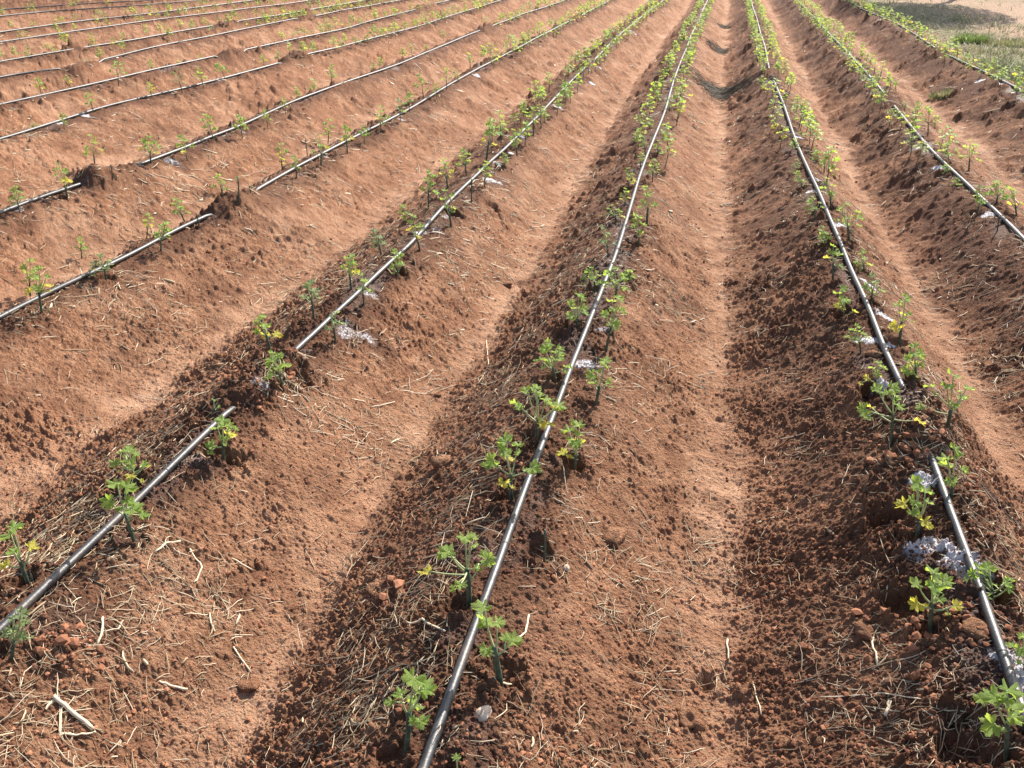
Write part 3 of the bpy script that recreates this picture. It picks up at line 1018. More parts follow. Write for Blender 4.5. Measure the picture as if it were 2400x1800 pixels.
CROWD = 5.0
order = sorted(range(len(SEED)), key=lambda q: SEED[q][1])
count = {}
n_leaf = 0
NPOS = []
for q in order:
    x, y, bed, lean, hgt, fl = SEED[q]
    r_ = random.Random(1000 + q)
    side = 'g' if x > float(crest_x(bed - 1, y)) else 'a'
    count[(bed, side)] = count.get((bed, side), 0) + 1
    k = count[(bed, side)]
    where = "pipe's grass side" if side == 'g' else "pipe's far side"
    num = ORD[k - 1] if k <= 20 else {21: "twenty-first", 22: "twenty-second", 23: "twenty-third", 24: "twenty-fourth"}.get(k, "later")
    lab = f"{look_words(fl)}, {num} from near end, {where}, {BEDS[bed]} bed from grass"
    if bed <= 5 and y > CROWD:
        lab = f"small seedling in the crowded far stretch of the {BEDS[bed]} bed from the grass"
    z = float(height(np.array([x]), np.array([y]))[0])
    NPOS.append((x, y))
    root = link("seedling", None, label=lab, category="seedling", group=GROUP)
    root.location = (x, y, z)
    stems, lv = plan_seedling(hgt, lean, fl, r_)
    if math.hypot(x, y) > 5.5:
        stems = [(p_, [q_ * .7 for q_ in r2], k_) for p_, r2, k_ in stems]
    link("stem", stem_mesh(stems), root)
    dist = math.hypot(x, y)
    if dist < 5.5:
        kinds = set(l[3] for l in lv)
        for (pos, dr, size, kind, droop) in lv:
            o = link("leaf", r_.choice(LEAVES[kind]), root)
            o.matrix_local = leaf_frame(pos, dr, size, r_, droop)
            if kind == 'y' and 'g' in kinds:
                o["label"] = "yellow leaf"
            n_leaf += 1
    else:
        by = {}
        for (pos, dr, size, kind, droop) in lv:
            by.setdefault(kind, []).append((pos, dr, size * 1.15, droop))
        a = Acc()
        for kind, ls in by.items():
            for (pos, dr, size, droop) in ls:
                me = r_.choice(LEAVES[kind])
                M = leaf_frame(pos, dr, size, r_, droop)
                a.add([M @ v_.co for v_ in me.vertices], [tuple(p_.vertices) for p_ in me.polygons], 'gyp'.index(kind))
        if a.V:
            link("foliage", a.mesh("foliage", [M_LEAF, M_LEAFY, M_LEAFG]), root)

# ---- the crowded far stretches: copies of a few seedlings
LOWLEAF = {k: [leaf_mesh("leaf_small", m, 10 * q + j, 22, 2) for j in range(4)] for q, (k, m) in enumerate((('g', M_LEAF), ('y', M_LEAFY), ('p', M_LEAFG)))}


def low_seedling_geo(seed, flags):
    r_ = random.Random(seed)
    stems, lv = plan_seedling(.17, r_.uniform(-.02, .02), flags, r_)
    a = Acc()
    for (pos, dr, size, kind, droop) in lv:
        me = r_.choice(LOWLEAF[kind])
        M = leaf_frame(pos, dr, size * 1.2, r_, droop)
        a.add([M @ v_.co for v_ in me.vertices], [tuple(p_.vertices) for p_ in me.polygons], 'gyp'.index(kind))
    return stems, a


PROTO = []
for k, fl in enumerate(['', 'y', 'w', '', 'w', 'g', 'yw', '']):
    stems, a = low_seedling_geo(500 + k, fl)
    stems = [(p_, [q_ * .7 for q_ in r2], k_) for p_, r2, k_ in stems]
    PROTO.append((stem_mesh(stems, 4), a.mesh("foliage", [M_LEAF, M_LEAFY, M_LEAFG]), stems, a))

_r = random.Random(11)
cand = []
for i in range(NR):
    for side in (-1, 1):
        y = 1.5 + _r.random() * .2
        # crowding differs from bed to bed
        step = [.24, .25, .25, .25, .25, .28, .27, .27, .27, .27, .30, .34, .7, .9, 1.2][i]
        while y < 34:
            y += step * _r.uniform(.6, 1.4)
            x = float(crest_x(i, y)) + side * _r.uniform(.06, .12)
            u, v_ = project((x, y, 0))
            if u < -60 or u > 2460 or v_ > 1800:
                continue
            if i >= 6 and _r.random() < .2:
                continue
            if min((abs(x - a_) * 1.0 + abs(y - b_) * .9 for a_, b_ in NPOS), default=9) < .17:
                continue
            # within the part that was read off the photograph only the seedlings listed there stand
            own = [s for s in SEED if s[2] == i + 1]
            if own:
                ymax = max(s[1] for s in own)
                if i < 5 and y < CROWD or i >= 5 and y < ymax + .05:
                    continue
            cand.append((math.hypot(x, y), x, y, i))
cand.sort()
NEED = 296 - len(SEED)
for k, (d_, x, y, i) in enumerate(cand[:NEED]):
    sm, fm, _, _ = _r.choice(PROTO)
    z = float(height(np.array([x]), np.array([y]))[0])
    root = link("seedling", None, label=f"small seedling in the crowded far stretch of the {BEDS[i + 1]} bed from the grass",
                category="seedling", group=GROUP)
    root.location = (x, y, z)
    root.rotation_euler = (_r.uniform(-.12, .12), _r.uniform(-.12, .12), _r.uniform(0, 6.28))
    s_ = _r.uniform(.62, 1.05)
    root.scale = (s_, s_, s_ * _r.uniform(.9, 1.2))
    link("stem", sm, root)
    link("foliage", fm, root)
rest = cand[NEED:]
Vs, Fs, Ms = [], [], []
off = 0
arrs = []
for (_, _, stems, a) in PROTO:
    b2 = Acc()
    for pts, rad, k in stems:
        V, F = tube(pts, [q_ * .7 for q_ in rad], 3, False)
        b2.add(V, F, 3 if k == 0 else 4)
    b2.add(a.V, [], 0)
    n0 = len(b2.V) - len(a.V)
    Vv = np.array(b2.V)
    Fl = list(b2.F) + [[q + n0 for q in f] for f in a.F]
    Ml = list(b2.M) + list(a.M)
    arrs.append((Vv, [f if len(f) == 4 else f + [f[-1]] for f in Fl], Ml))
bigV, bigF, bigM = [], [], []
off = 0
for (d_, x, y, i) in rest:
    Vv, Fl, Ml = _r.choice(arrs)
    an = _r.uniform(0, 6.28); s_ = _r.uniform(.62, 1.05)
    R_ = np.array([[math.cos(an), -math.sin(an), 0], [math.sin(an), math.cos(an), 0], [0, 0, 1]]) * s_
    z = float(height(np.array([x]), np.array([y]), False)[0])
    bigV.append(Vv @ R_.T + np.array([x, y, z]))
    bigF += [[q + off for q in dict.fromkeys(f)] for f in Fl]
    bigM += Ml
    off += len(Vv)
if bigV:
    me = bpy.data.meshes.new("distant_seedlings")
    me.from_pydata(np.concatenate(bigV).tolist(), [], bigF)
    for m in (M_LEAF, M_LEAFY, M_LEAFG, M_STEM, M_PET):
        me.materials.append(m)
    me.polygons.foreach_set('material_index', bigM)
    me.polygons.foreach_set('use_smooth', [True] * len(bigF))
    me.update()
    link("distant_seedlings", me, kind="stuff", label="mass of tiny seedlings at the far ends of the beds", category="seedlings")
print("seedlings", len(SEED), "copies", min(NEED, len(cand)), "rest", len(rest), "leaves", n_leaf)


# ------------------------------------------------------------------ straw, clods, grass
def surf_normal(x, y):
    e = .012
    hx_ = (height(x + e, y, False) - height(x - e, y, False)) / (2 * e)
    hy_ = (height(x, y + e, False) - height(x, y - e, False)) / (2 * e)
    n = np.stack([-hx_, -hy_, np.ones_like(hx_)], -1)
    return n / np.linalg.norm(n, axis=1)[:, None]


def strands(name, x, y, ang, L, rad, bend, lift, tone, mat, seg=4, fine=True, jag=.0):
    n = len(x)
    g = np.random.default_rng(abs(hash(name)) % 1000 if False else len(name) * 7)
    t = np.linspace(-.5, .5, seg + 1)
    P = np.zeros((n, seg + 1, 3))
    dx, dy = np.cos(ang), np.sin(ang)
    for k, tt_ in enumerate(t):
        off_ = bend * (tt_ * tt_ - .08) * L + jag * L * (g.random(n) - .5)
        P[:, k, 0] = x + dx * tt_ * L - dy * off_
        P[:, k, 1] = y + dy * tt_ * L + dx * off_
    Hh = height(P[:, :, 0], P[:, :, 1], False)
    mid = height(x, y, fine)
    # straight stalks bridge the crumbs rather than hugging them
    hb = mid[:, None] * .6 + Hh * .4 if False else Hh + (mid - height(x, y, False))[:, None] * .6
    P[:, :, 2] = hb + .0035 + lift[:, None] * (t[None, :] + .5) * L[:, None]
    tan = np.gradient(P, axis=1)
    tan /= np.linalg.norm(tan, axis=2)[:, :, None] + 1e-9
    up = np.array([0, 0, 1.0])
    a = np.cross(tan, up); a /= np.linalg.norm(a, axis=2)[:, :, None] + 1e-9
    b = np.cross(a, tan)
    V = np.zeros((n, seg + 1, 3, 3))
    prof = np.array([.75] + [1.0] * (seg - 1) + [.5])
    for k in range(3):
        th = 2 * math.pi * k / 3 + math.pi / 2
        V[:, :, k, :] = P + (rad[:, None] * prof[None, :])[:, :, None] * (math.cos(th) * a + math.sin(th) * b)
    V = V.reshape(-1, 3)
    base = (np.arange(n) * (seg + 1) * 3)[:, None, None]
    ks = np.arange(seg)[None, :, None] * 3
    j = np.arange(3)[None, None, :]
    j2 = (j + 1) % 3
    F = np.stack([base + ks + j, base + ks + j2, base + ks + 3 + j2, base + ks + 3 + j], -1).reshape(-1, 4)
    tn = np.repeat(tone, (seg + 1) * 3)
    return V, F, tn


def scatter_view(n, vmin=190., vmax=2050., power=1.0, seed=1):
    """Random ground points, about as many per unit of picture everywhere the camera sees."""
    g = np.random.default_rng(seed)
    v_ = vmin + (vmax - vmin) * g.random(n) ** power
    z_ = FPX * H / (math.cos(PITCH) * v_)
    d_ = (z_ - H * math.sin(PITCH)) / math.cos(PITCH)
    s_ = (g.random(n) * 2 - 1) * .66
    return d_ * hx + s_ * (d_ + .68) * rx, d_ * hy + s_ * (d_ + .68) * ry, g


x, y, g = scatter_view(66000, 190, 2080, 1.05, 21)
_, _bi, _sd, _half, _t, _fl, _g = base_height(x, y)
dens = np.clip(.26 + 1.5 * fbm(x, y, .28, 4, 201), .07, 1)
dens = dens * (1 - .5 * _fl)
left = (_sd < -.05) & (_sd > -.36)
dens = np.where(left, dens * 1.1, dens)
dd_ = np.hypot(x, y)
dens *= (1 + .6 * sstep(2.0, 3.5, dd_)) * (1 - _g)
# thick litter on the shaded flank of the fourth and fifth beds
dens = np.where(left & ((_bi == 3) | (_bi == 4)) & (fbm(x, y, .3, 2, 205) > -.15), dens + .08, dens)
dens = dens * (1 - .72 * (1 - sstep(1.2, 2.6, dd_)))
keep = g.random(len(x)) < dens
x, y = x[keep], y[keep]
n = len(x); dd_ = np.hypot(x, y)
L = .012 + .060 * g.random(n) ** 2.2 + .035 * (g.random(n) < .08)
L *= 1 + .1 * np.clip(dd_ - 2, 0, 5)
rad = (.00052 + .0010 * g.random(n) ** 2.2) * (1 + .22 * np.clip(dd_ - 1.5, 0, 8))
flat_ = g.random(n) < .035
rad = np.where(flat_, rad * 2.6, rad); L = np.where(flat_, np.minimum(L, .045), L)
tone = np.clip(.15 + .85 * g.random(n), 0, 1)
V1, F1, T1 = strands("straw", x, y, g.random(n) * 6.283, L, rad, (g.random(n) - .5) * 1.6 * g.random(n), (g.random(n) < .16) * g.random(n) * .5, tone, M_STRAW, jag=.07)
# tangles: many stalks thrown together
TANG = [(1030, 1330, .10, 120), (960, 1420, .12, 160), (880, 1500, .12, 150), (1000, 1550, .09, 110), (820, 1620, .12, 140), (760, 1720, .14, 200), (900, 1640, .10, 120),
        (1090, 1180, .08, 110), (1130, 1080, .08, 100), (1160, 930, .10, 120), (1230, 800, .10, 120), (1100, 1260, .09, 140), (1200, 900, .07, 80),
        (380, 1080, .09, 120), (400, 1010, .08, 80), (470, 1000, .09, 70), (1490, 1310, .12, 150), (1530, 1460, .10, 120), (1560, 1640, .09, 130), (1540, 1380, .10, 90), (1620, 1310, .05, 60),
        (680, 700, .08, 90), (740, 690, .08, 110), (60, 1640, .10, 90), (540, 1280, .06, 40), (860, 800, .09, 80), (1550, 900, .12, 90), (1520, 700, .14, 90),
        (1640, 900, .06, 50), (40, 420, .16, 120), (500, 350, .10, 90), (440, 470, .14, 110), (720, 200, .15, 80), (830, 150, .15, 60), (1180, 420, .15, 60),
        (1340, 640, .12, 90), (1370, 540, .12, 90), (1400, 420, .14, 90), (1000, 900, .10, 70), (1360, 1180, .06, 50), (1740, 280, .1, 60), (2200, 700, .14, 90), (2330, 900, .14, 100), (2240, 1060, .1, 60),
        (1650, 1260, .04, 60), (1655, 1590, .05, 60), (2340, 1180, .1, 60), (650, 850, .05, 60), (880, 560, .1, 60), (1060, 640, .12, 60)]
tx_, ty_, ta, tL = [], [], [], []
for (px, py, r, k) in TANG:
    p = ground_at(px, py)
    a0 = g.random() * 3.14
    m_ = int(k * .26)
    rr = r * np.sqrt(g.random(m_)) * (.5 + .8 * g.random(m_)); an = g.random(m_) * 6.283
    tx_ += list(p[0] + rr * np.cos(an)); ty_ += list(p[1] + rr * np.sin(an) * 1.5)
    ta += list(a0 + g.normal(0, .9, m_)); tL += list(.025 + .07 * g.random(m_) ** 1.5)
x = np.array(tx_); y = np.array(ty_); n = len(x); dd_ = np.hypot(x, y)
rad = (.0006 + .0009 * g.random(n) ** 1.5) * (1 + .2 * np.clip(dd_ - 1.5, 0, 8))
V2, F2, T2 = strands("tangle", x, y, np.array(ta), np.array(tL), rad, (g.random(n) - .5) * .5, (g.random(n) < .4) * g.random(n) * .4, np.clip(.2 + .75 * g.random(n), 0, 1), M_STRAW, jag=.06)
me = mesh_from("straw_litter", np.concatenate([V1, V2]), np.concatenate([F1, F2 + len(V1)]), [M_STRAW], True, None, {'tone': np.concatenate([T1, T2])})
link("straw_litter", me, kind="stuff", label="dry straw and stalk bits scattered over the red soil", category="straw")
print("straw", len(V1) // 15 + n)


def ico(sub):
    import bmesh
    bm = bmesh.new()
    bmesh.ops.create_icosphere(bm, subdivisions=sub, radius=1.0)
    V = np.array([v_.co[:] for v_ in bm.verts]); F = np.array([[q.index for q in f.verts] for f in bm.faces])
    bm.free()
    return V, F


def lumpy(V, seed, amp=.28):
    g = np.random.default_rng(seed)
    k = g.normal(size=(7, 3)) * 2.2; ph = g.random(7) * 6.28
    d = sum(np.sin(V @ k[j] + ph[j]) for j in range(7)) / 7
    sc_ = np.array([1, .8 + .3 * g.random(), .65 + .25 * g.random()])
    V = V * (1 + amp * 2.6 * d)[:, None] * sc_
    return V + (g.random(V.shape) - .5) * (.30 if len(V) < 100 else .03)


IV, IF = ico(1)
SHAPES = [lumpy(IV, 300 + k) for k in range(12)]


def clod_mass(x, y, size, tone, g):
    n = len(x)
    z = height(x, y)
    Vo = np.zeros((n, len(IV), 3)); idx = g.integers(0, 12, n); an = g.random(n) * 6.283
    for k in range(12):
        m = idx == k
        if m.any():
            ca, sa = np.cos(an[m])[:, None], np.sin(an[m])[:, None]
            S0 = SHAPES[k]
            Vo[m, :, 0] = (S0[None, :, 0] * ca - S0[None, :, 1] * sa) * size[m][:, None]
            Vo[m, :, 1] = (S0[None, :, 0] * sa + S0[None, :, 1] * ca) * size[m][:, None]
            Vo[m, :, 2] = S0[None, :, 2] * size[m][:, None]
    Vo[:, :, 0] += x[:, None]; Vo[:, :, 1] += y[:, None]; Vo[:, :, 2] += (z + size * .1)[:, None]
    F = (IF[None] + (np.arange(n) * len(IV))[:, None, None]).reshape(-1, 3)
    return Vo.reshape(-1, 3), F, np.repeat(tone, len(IV))


x, y, g = scatter_view(90000, 230, 2080, .8, 31)
_, _bi, _sd, _half, _t, _fl, _g = base_height(x, y)
_, _lo = features(x, y, np.zeros_like(x))
dens = (.18 + .45 * np.clip(fbm(x, y, .3, 3, 301), 0, 1)) * (1 - .15 * _fl) * (1 - _g) + .8 * _lo
dens = np.where((_bi <= 2) & (_sd < 0), dens * 1.9, dens)
keep = g.random(len(x)) < dens
x, y, _sd = x[keep], y[keep], _sd[keep]
n = len(x)
size = (.0013 + .0052 * g.random(n) ** 4) * (1 + .12 * np.clip(np.hypot(x, y) - 2, 0, 8))
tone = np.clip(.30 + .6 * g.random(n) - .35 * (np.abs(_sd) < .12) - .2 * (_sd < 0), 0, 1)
CL = [(490, 905, .10, 90), (560, 880, .06, 30), (160, 1520, .06, 40), (2110, 1060, .09, 60), (2240, 1100, .08, 60), (2180, 1000, .08, 60), (2280, 1470, .08, 60), (2210, 1490, .06, 30),
      (920, 1380, .05, 14), (1560, 1660, .05, 10), (2060, 1540, .15, 30), (600, 920, .07, 30), (700, 890, .05, 20), (230, 420, .1, 40), (530, 560, .1, 10), (1240, 1090, .05, 12)]
cx_, cy2, cs_ = [], [], []
for (px, py, r, k) in CL:
    p = ground_at(px, py)
    rr = r * g.random(k) ** .6; an = g.random(k) * 6.283
    cx_ += list(p[0] + rr * np.cos(an)); cy2 += list(p[1] + rr * np.sin(an)); cs_ += list(.004 + .009 * g.random(k) ** 2)
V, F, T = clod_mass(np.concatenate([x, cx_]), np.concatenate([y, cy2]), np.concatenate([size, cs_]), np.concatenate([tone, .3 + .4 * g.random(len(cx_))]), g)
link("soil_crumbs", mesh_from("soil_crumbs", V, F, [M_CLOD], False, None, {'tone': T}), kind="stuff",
     label="loose crumbs of red soil lying over the beds", category="soil crumbs")

# single clods and stones
IV3, IF3 = ico(3)
for k, (px, py, s_, kind, lab) in enumerate([
    (1133, 1672, .016, 's', "pale oval stone beside the fourth bed's pipe, low in the picture"),
    (1328, 1337, .008, 's', "small white pebble below the bare leafless cutting"),
    (2027, 1482, .022, 'c', "orange-red clod alone on the third bed's shaded slope"),
    (2088, 1083, .016, 'c', "rounded clod below the seedling with a big yellow leaf"),
    (2050, 832, .022, 'c', "brown clod touching the third bed's pipe by the white patches"),
    (1039, 1092, .032, 'c', "large flat clod in the furrow between fourth and fifth beds"),
    (878, 1382, .020, 'c', "brown clod beside a twig, one of three near the straw"),
    (945, 1388, .016, 'c', "orange clod lying apart from the two by the twig"),
    (1442, 1262, .034, 'c', "large worn clod on the sunny slope of the fourth bed"),
    (1078, 905, .018, 'c', "clod on the shaded furrow edge below the widest bushy seedling"),
    (1025, 930, .014, 'c', "round dark clod standing in the furrow beside fifth bed"),
    (582, 1610, .018, 'c', "pointed light clod with dark shadow in the nearest furrow"),
    (278, 1592, .014, 'c', "pale round clod below the bent straw stalks"),
    (705, 918, .016, 'c', "round clod at the foot of a fifth-bed seedling"),
    (2285, 1480, .028, 'c', "flat cracked clod beside the third bed's pipe"),
    (1303, 818, .014, 'c', "clod at the foot of the wide seedling by the pipe"),
    (1190, 670, .022, 'c', "dark clod in the furrow among scattered straw"),
    (1730, 595, .012, 'c', "dark clod on the pale furrow floor under the third bed"),
    (1255, 1040, .010, 'c', "small clod between pipe and stem on the fourth bed"),
    (1620, 1690, .026, 'c', "flat orange clod pressed into the furrow floor"),
]):
    lab = lab.replace("nearest furrow", "open soil near the camera")
    p = ground_at(px, py)
    z = float(height(np.array([p[0]]), np.array([p[1]]))[0])
    S0 = lumpy(IV3, 900 + k, .16 if kind == 's' else .30)
    if kind == 'c':
        S0[:, 2] *= .7
    if kind == 'c':
        gq = np.random.default_rng(k)
        kk = gq.normal(size=(9, 3)) * 7
        S0 = S0 * (1 + .09 * sum(np.sin(S0 @ kk[j] + j) for j in range(9)) / 2)[:, None]
    me = mesh_from("clod" if kind == 'c' else "stone", S0 * s_, IF3, [M_SOIL if kind == 'c' else M_STONE], True, None,
                   {'tone': np.full(len(S0), [.45, .6, .4, .55][k % 4])})
    o = link("soil_clod" if kind == 'c' else "stone", me, label=lab, category="clod" if kind == 'c' else "stone")
    if kind == 'c':
        o["group"] = "single clods of red soil"
    o.location = (p[0], p[1], z + s_ * .12)
    o.rotation_euler = (0, 0, k * 1.3)

# single stalks that stand out
STALK = [
    ([(127, 1634), (175, 1672), (218, 1710)], .0045, "thickest straw stalk, lying split on soil below the drooping seedling"),
    ([(143, 1655), (138, 1725)], .0024, "flat straw piece hanging from the thick stalk"),
    ([(138, 1715), (180, 1722), (225, 1718)], .0019, "thin straw lying along the foot of the thick stalk"),
    ([(445, 1285), (475, 1335), (455, 1370)], .0022, "sharply bent straw stalk on the bright soil"),
    ([(548, 1518), (588, 1580)], .0019, "straight slanting straw on open soil in the bottom corner"),
    ([(544, 1310), (592, 1342)], .0019, "short straight straw above the bent straw"),
    ([(240, 1450), (241, 1478), (230, 1510)], .0026, "bent straw forming one side of a small square"),
    ([(241, 1477), (279, 1478), (288, 1450)], .0018, "angled straw closing a small square"),
    ([(375, 1595), (400, 1608), (440, 1618)], .0024, "forked straw lying in the middle of bright soil"),
    ([(365, 1300), (390, 1280), (425, 1275)], .0026, "curved thick straw at the edge of wet soil"),
    ([(1190, 1522), (1232, 1490), (1240, 1447)], .0024, "crooked twig beside the seedling leaning over the pipe"),
    ([(955, 1470), (990, 1465), (1045, 1487)], .0022, "bent straw pointing at the fourth bed's pipe"),
    ([(1920, 1645), (2010, 1632), (2080, 1628), (2160, 1634)], .0013, "long fine stem curving across the dark slope"),
    ([(2045, 1500), (2042, 1512), (2055, 1565)], .0022, "bent straw on the dark slope of the third bed"),
    ([(1704, 1502), (1708, 1560)], .0020, "upright straw pair on the pale furrow floor"),
    ([(1765, 1600), (1782, 1683)], .0018, "straight straw at the edge of furrow and dark slope"),
    ([(2085, 1645), (2075, 1680)], .0038, "broad split straw on the dark slope"),
    ([(1155, 1598), (1200, 1606)], .0022, "flat straw lying at the foot of the leaning seedling"),
    ([(870, 955), (900, 950), (925, 942)], .0018, "straw across the furrow beneath the fifth bed"),
    ([(1140, 800), (1145, 860), (1120, 905)], .0018, "curved straw hanging down the shaded slope"),
]
for k, (pp, r_s, lab) in enumerate(STALK):
    P = [ground_at(a_, b_) for a_, b_ in pp]
    pts = []
    for a_, b_ in zip(P[:-1], P[1:]):
        for t_ in np.linspace(0, 1, 5)[:-1]:
            pts.append(a_ * (1 - t_) + b_ * t_)
    pts.append(P[-1])
    pts = np.array(pts)
    pts[:, 2] = height(pts[:, 0], pts[:, 1])
    zl = np.polyval(np.polyfit(np.arange(len(pts)), pts[:, 2], 1), np.arange(len(pts)))
    pts[:, 2] = np.maximum(zl, pts[:, 2] - .003) + r_s + .001
    pts += np.random.default_rng(k).normal(0, .0008, pts.shape)
    V, F = tube(pts, [r_s * (.85 + .3 * random.random()) for _ in pts], 6)
    a = Acc(); a.add(V, F)
    me = a.mesh("straw_stalk", [M_STRAW])
    at_ = me.attributes.new('tone', 'FLOAT', 'POINT'); at_.data.foreach_set('value', np.full(len(a.V), .9, np.float32))
    link("straw_stalk", me, label=lab, category="straw stalk", group="single straw stalks on the soil")

# dark dead-plant wads in the furrow between third and fourth beds
M_DARKST = attr_mat("dead_plant", "tone", (.04, .030, .021), (.09, .07, .048), (.19, .15, .10), .7, .25)
for k, (px, py, rx_, ry_, m_, lab) in enumerate([
    (1690, 222, .26, .32, 800, "dark wad of dead plants filling the furrow, lowest of three"),
    (1682, 118, .16, .22, 200, "dark wad of dead plants in the furrow, middle of three"),
    (1700, 66, .16, .22, 160, "dark wad of dead plants in the furrow, topmost of three"),
]):
    p = ground_at(px, py)
    gx = np.random.default_rng(40 + k)
    xx = p[0] + rx_ * gx.normal(0, .5, m_); yy = p[1] + ry_ * gx.normal(0, .55, m_)
    V, F, T = strands("wad%d" % k, xx, yy, gx.normal(.1, .9, m_), .05 + .09 * gx.random(m_), .0012 + .0016 * gx.random(m_), (gx.random(m_) - .5) * 1.8,
                      gx.random(m_) * .12, gx.random(m_), M_DARKST, jag=.1)
    V[:, 2] += np.repeat(.008 * gx.random(m_), 15)
    link("dead_plant_wad", mesh_from("dead_plant_wad", V, F, [M_DARKST], True, None, {'tone': T}), label=lab, category="dead plants",
         group="dark wads of dead plants in the furrow")

# verge grass
gx = np.random.default_rng(77)
n = 90000
v_ = 140 + 420 * gx.random(n) ** 1.3
z_ = FPX * H / (math.cos(PITCH) * v_)
d_ = (z_ - H * math.sin(PITCH)) / math.cos(PITCH)
s_ = .26 + .40 * gx.random(n)
x = d_ * hx + s_ * (d_ + .68) * rx; y = d_ * hy + s_ * (d_ + .68) * ry
off_ = x - np.interp(y, YT, CREST[0])
clump = np.clip(.45 + .9 * fbm(x, y, .35, 3, 401), 0, 1)
ga = np.clip(.5 + 1.3 * fbm(x, y, 1.1, 2, 403), 0, 1)
pg = np.zeros(n)
a_, b_ = at(2330, 150)[:2], at(2390, 130)[:2]
green_c = np.exp(-(((x - a_[0]) / 1.1) ** 2 + ((y - a_[1]) / 1.6) ** 2))
inside = (off_ > .42) & (gx.random(n) < np.clip(clump * (.35 + .9 * ga) + .6 * green_c, 0, 1))
# thin out on the bare track
q = np.zeros(n)
for k in range(3):
    a0, b0 = pa[k], pa[k + 1]; ab = b0 - a0
    t_ = ((x - a0[0]) * ab[0] + (y - a0[1]) * ab[1]) / (ab @ ab)
    q = np.where((t_ >= (0 if k else -9)) & (t_ <= (1 if k < 2 else 9)), (ab[0] * (y - a0[1]) - ab[1] * (x - a0[0])) / np.hypot(*ab), q)
inside &= gx.random(n) < np.clip(1 - q * .9, .12, 1)
x, y, green_c, ga = x[inside], y[inside], green_c[inside], ga[inside]
n = len(x)


def blades(x, y, hgt, lean_, an, wdt, tone):
    n = len(x)
    z = height(x, y, False)
    dx, dy = np.cos(an), np.sin(an)
    px_, py_ = -dy, dx
    V = np.zeros((n, 5, 3))
    for k, (t_, ww) in enumerate(((0, 1), (.55, .75))):
        cxx = x + dx * lean_ * t_ * t_; cyy = y + dy * lean_ * t_ * t_; czz = z + hgt * t_ - .003
        V[:, 2 * k] = np.stack([cxx - px_ * wdt * ww, cyy - py_ * wdt * ww, czz], 1)
        V[:, 2 * k + 1] = np.stack([cxx + px_ * wdt * ww, cyy + py_ * wdt * ww, czz], 1)
    V[:, 4] = np.stack([x + dx * lean_, y + dy * lean_, z + hgt], 1)
    b0 = (np.arange(n) * 5)[:, None]
    F = np.concatenate([b0 + np.array([0, 1, 3]), b0 + np.array([0, 3, 2]), b0 + np.array([2, 3, 4])], 0)
    return V.reshape(-1, 3), F, np.repeat(tone, 5)


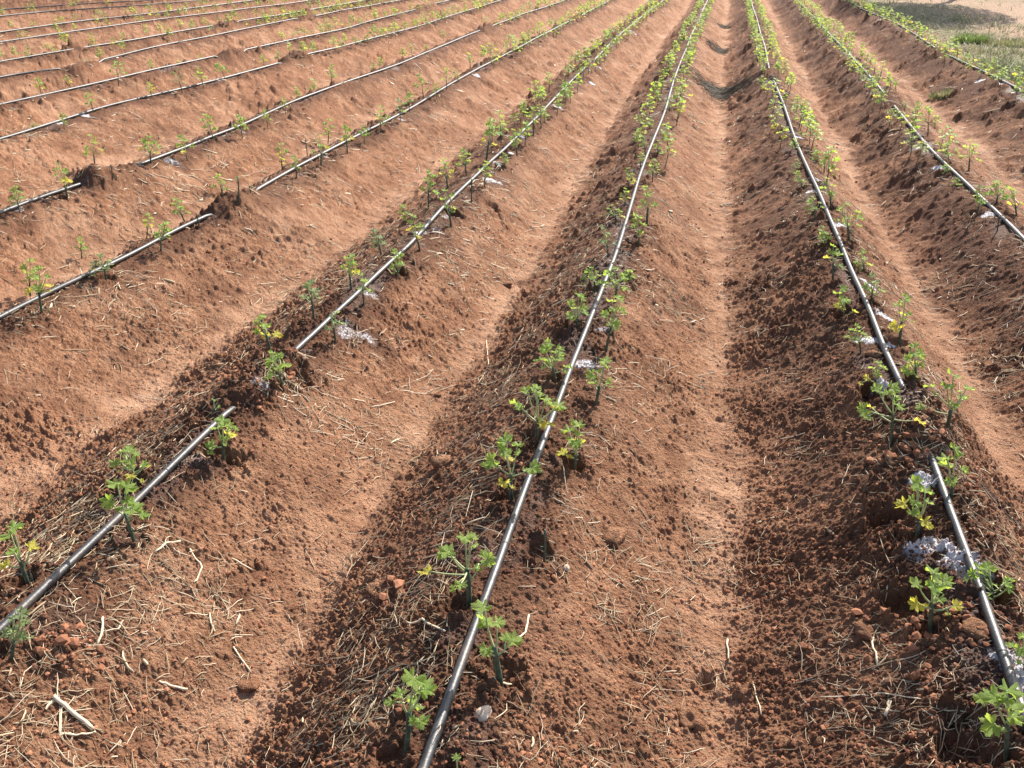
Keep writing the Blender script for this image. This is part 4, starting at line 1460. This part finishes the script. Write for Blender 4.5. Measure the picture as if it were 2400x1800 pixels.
hgt = (.02 + .075 * gx.random(n) ** 1.6) * (1 + .6 * green_c)
tone = np.clip(.42 * gx.random(n) + .35 * green_c + .28 * (ga > .75), 0, 1)
V, F, T = blades(x, y, hgt, hgt * (.6 + 1.6 * gx.random(n)), gx.random(n) * 6.283, .0035 + .006 * gx.random(n), tone)
link("verge_grass", mesh_from("verge_grass", V, F, [M_GRASS], True, None, {'tone': T}), kind="stuff",
     label="short dry grass with green patches beyond the first bed", category="grass")
for k, (px, py, r, m_, hh, lab) in enumerate([
    (2275, 100, .22, 420, .13, "bright green grass tuft on the verge beyond the first bed"),
    (2385, 105, .45, 700, .08, "low dark green grass tuft at the picture edge on the verge"),
    (2205, 228, .10, 160, .07, "thin olive weed tuft on the first bed's dark slope"),
]):
    p = ground_at(px, py)
    rr = r * np.sqrt(gx.random(m_)); an = gx.random(m_) * 6.283
    xx = p[0] + rr * np.cos(an); yy = p[1] + rr * np.sin(an)
    h_ = hh * (.5 + .6 * gx.random(m_))
    V, F, T = blades(xx, yy, h_, h_ * (.2 + .7 * gx.random(m_)), an + gx.normal(0, .5, m_), .004 + .005 * gx.random(m_), np.clip((.85 if k == 0 else .40) + .2 * gx.normal(size=m_), 0, 1))
    link("grass_tuft", mesh_from("grass_tuft", V, F, [M_GRASS], True, None, {'tone': T}), label=lab, category="grass tuft")

# a bush out of the picture whose shade falls on the verge
bush = link("roadside_bush", None, label="leafy bush beyond the verge, casting the dark shade at the top corner", category="bush")
target = (np.array(at(2120, 8)[:2]) + np.array(at(2200, 20)[:2])) / 2
M_BUSH = leaf_mat("bush_leaf", (.05, .10, .025), (.08, .14, .035), (.10, .17, .05), .25)
bz = 4.6
bpos = target + np.array([SUN_DIR.x, SUN_DIR.y]) / SUN_DIR.z * bz
bush.location = (bpos[0], bpos[1], -.14)
V, F = [], []
a = Acc()
a.add(*tube([(0, 0, -.1), (.05, .02, 1.2), (-.03, .05, 2.6), (.04, 0, 4.2)], [.09, .08, .06, .03], 8))
for k in range(9):
    an = k * 2.4
    a.add(*tube([(0, 0, 2.0 + .2 * k), (math.cos(an) * .6, math.sin(an) * .9, 3.2 + .12 * k), (math.cos(an) * 1.2, math.sin(an) * 2.0, 4.2 + .08 * k)], [.035, .022, .01], 5))
link("trunk", a.mesh("trunk", [M_STEM]), bush)
m_ = 22000
dirs = gx.normal(size=(m_, 3)); dirs /= np.linalg.norm(dirs, axis=1)[:, None]
rad_ = gx.random(m_) ** .45
cen = dirs * rad_[:, None] * np.array([1.5, 2.6, 1.0]) + np.array([0, 0, bz])
keepb = (np.sin(cen[:, 0] * 5 + 1) + np.sin(cen[:, 1] * 4) + np.sin(cen[:, 2] * 6 + 2)) > -1.4
cen = cen[keepb]; m_ = len(cen)
u_ = gx.normal(size=(m_, 3)); u_ /= np.linalg.norm(u_, axis=1)[:, None]
w_ = np.cross(u_, gx.normal(size=(m_, 3))); w_ /= np.linalg.norm(w_, axis=1)[:, None]
V = np.stack([cen - u_ * .05, cen + w_ * .022, cen + u_ * .05, cen - w_ * .022], 1).reshape(-1, 3)
link("crown", mesh_from("crown", V, np.arange(m_ * 4).reshape(-1, 4), [M_BUSH], False), bush)
print("ground", nrow * ncol)
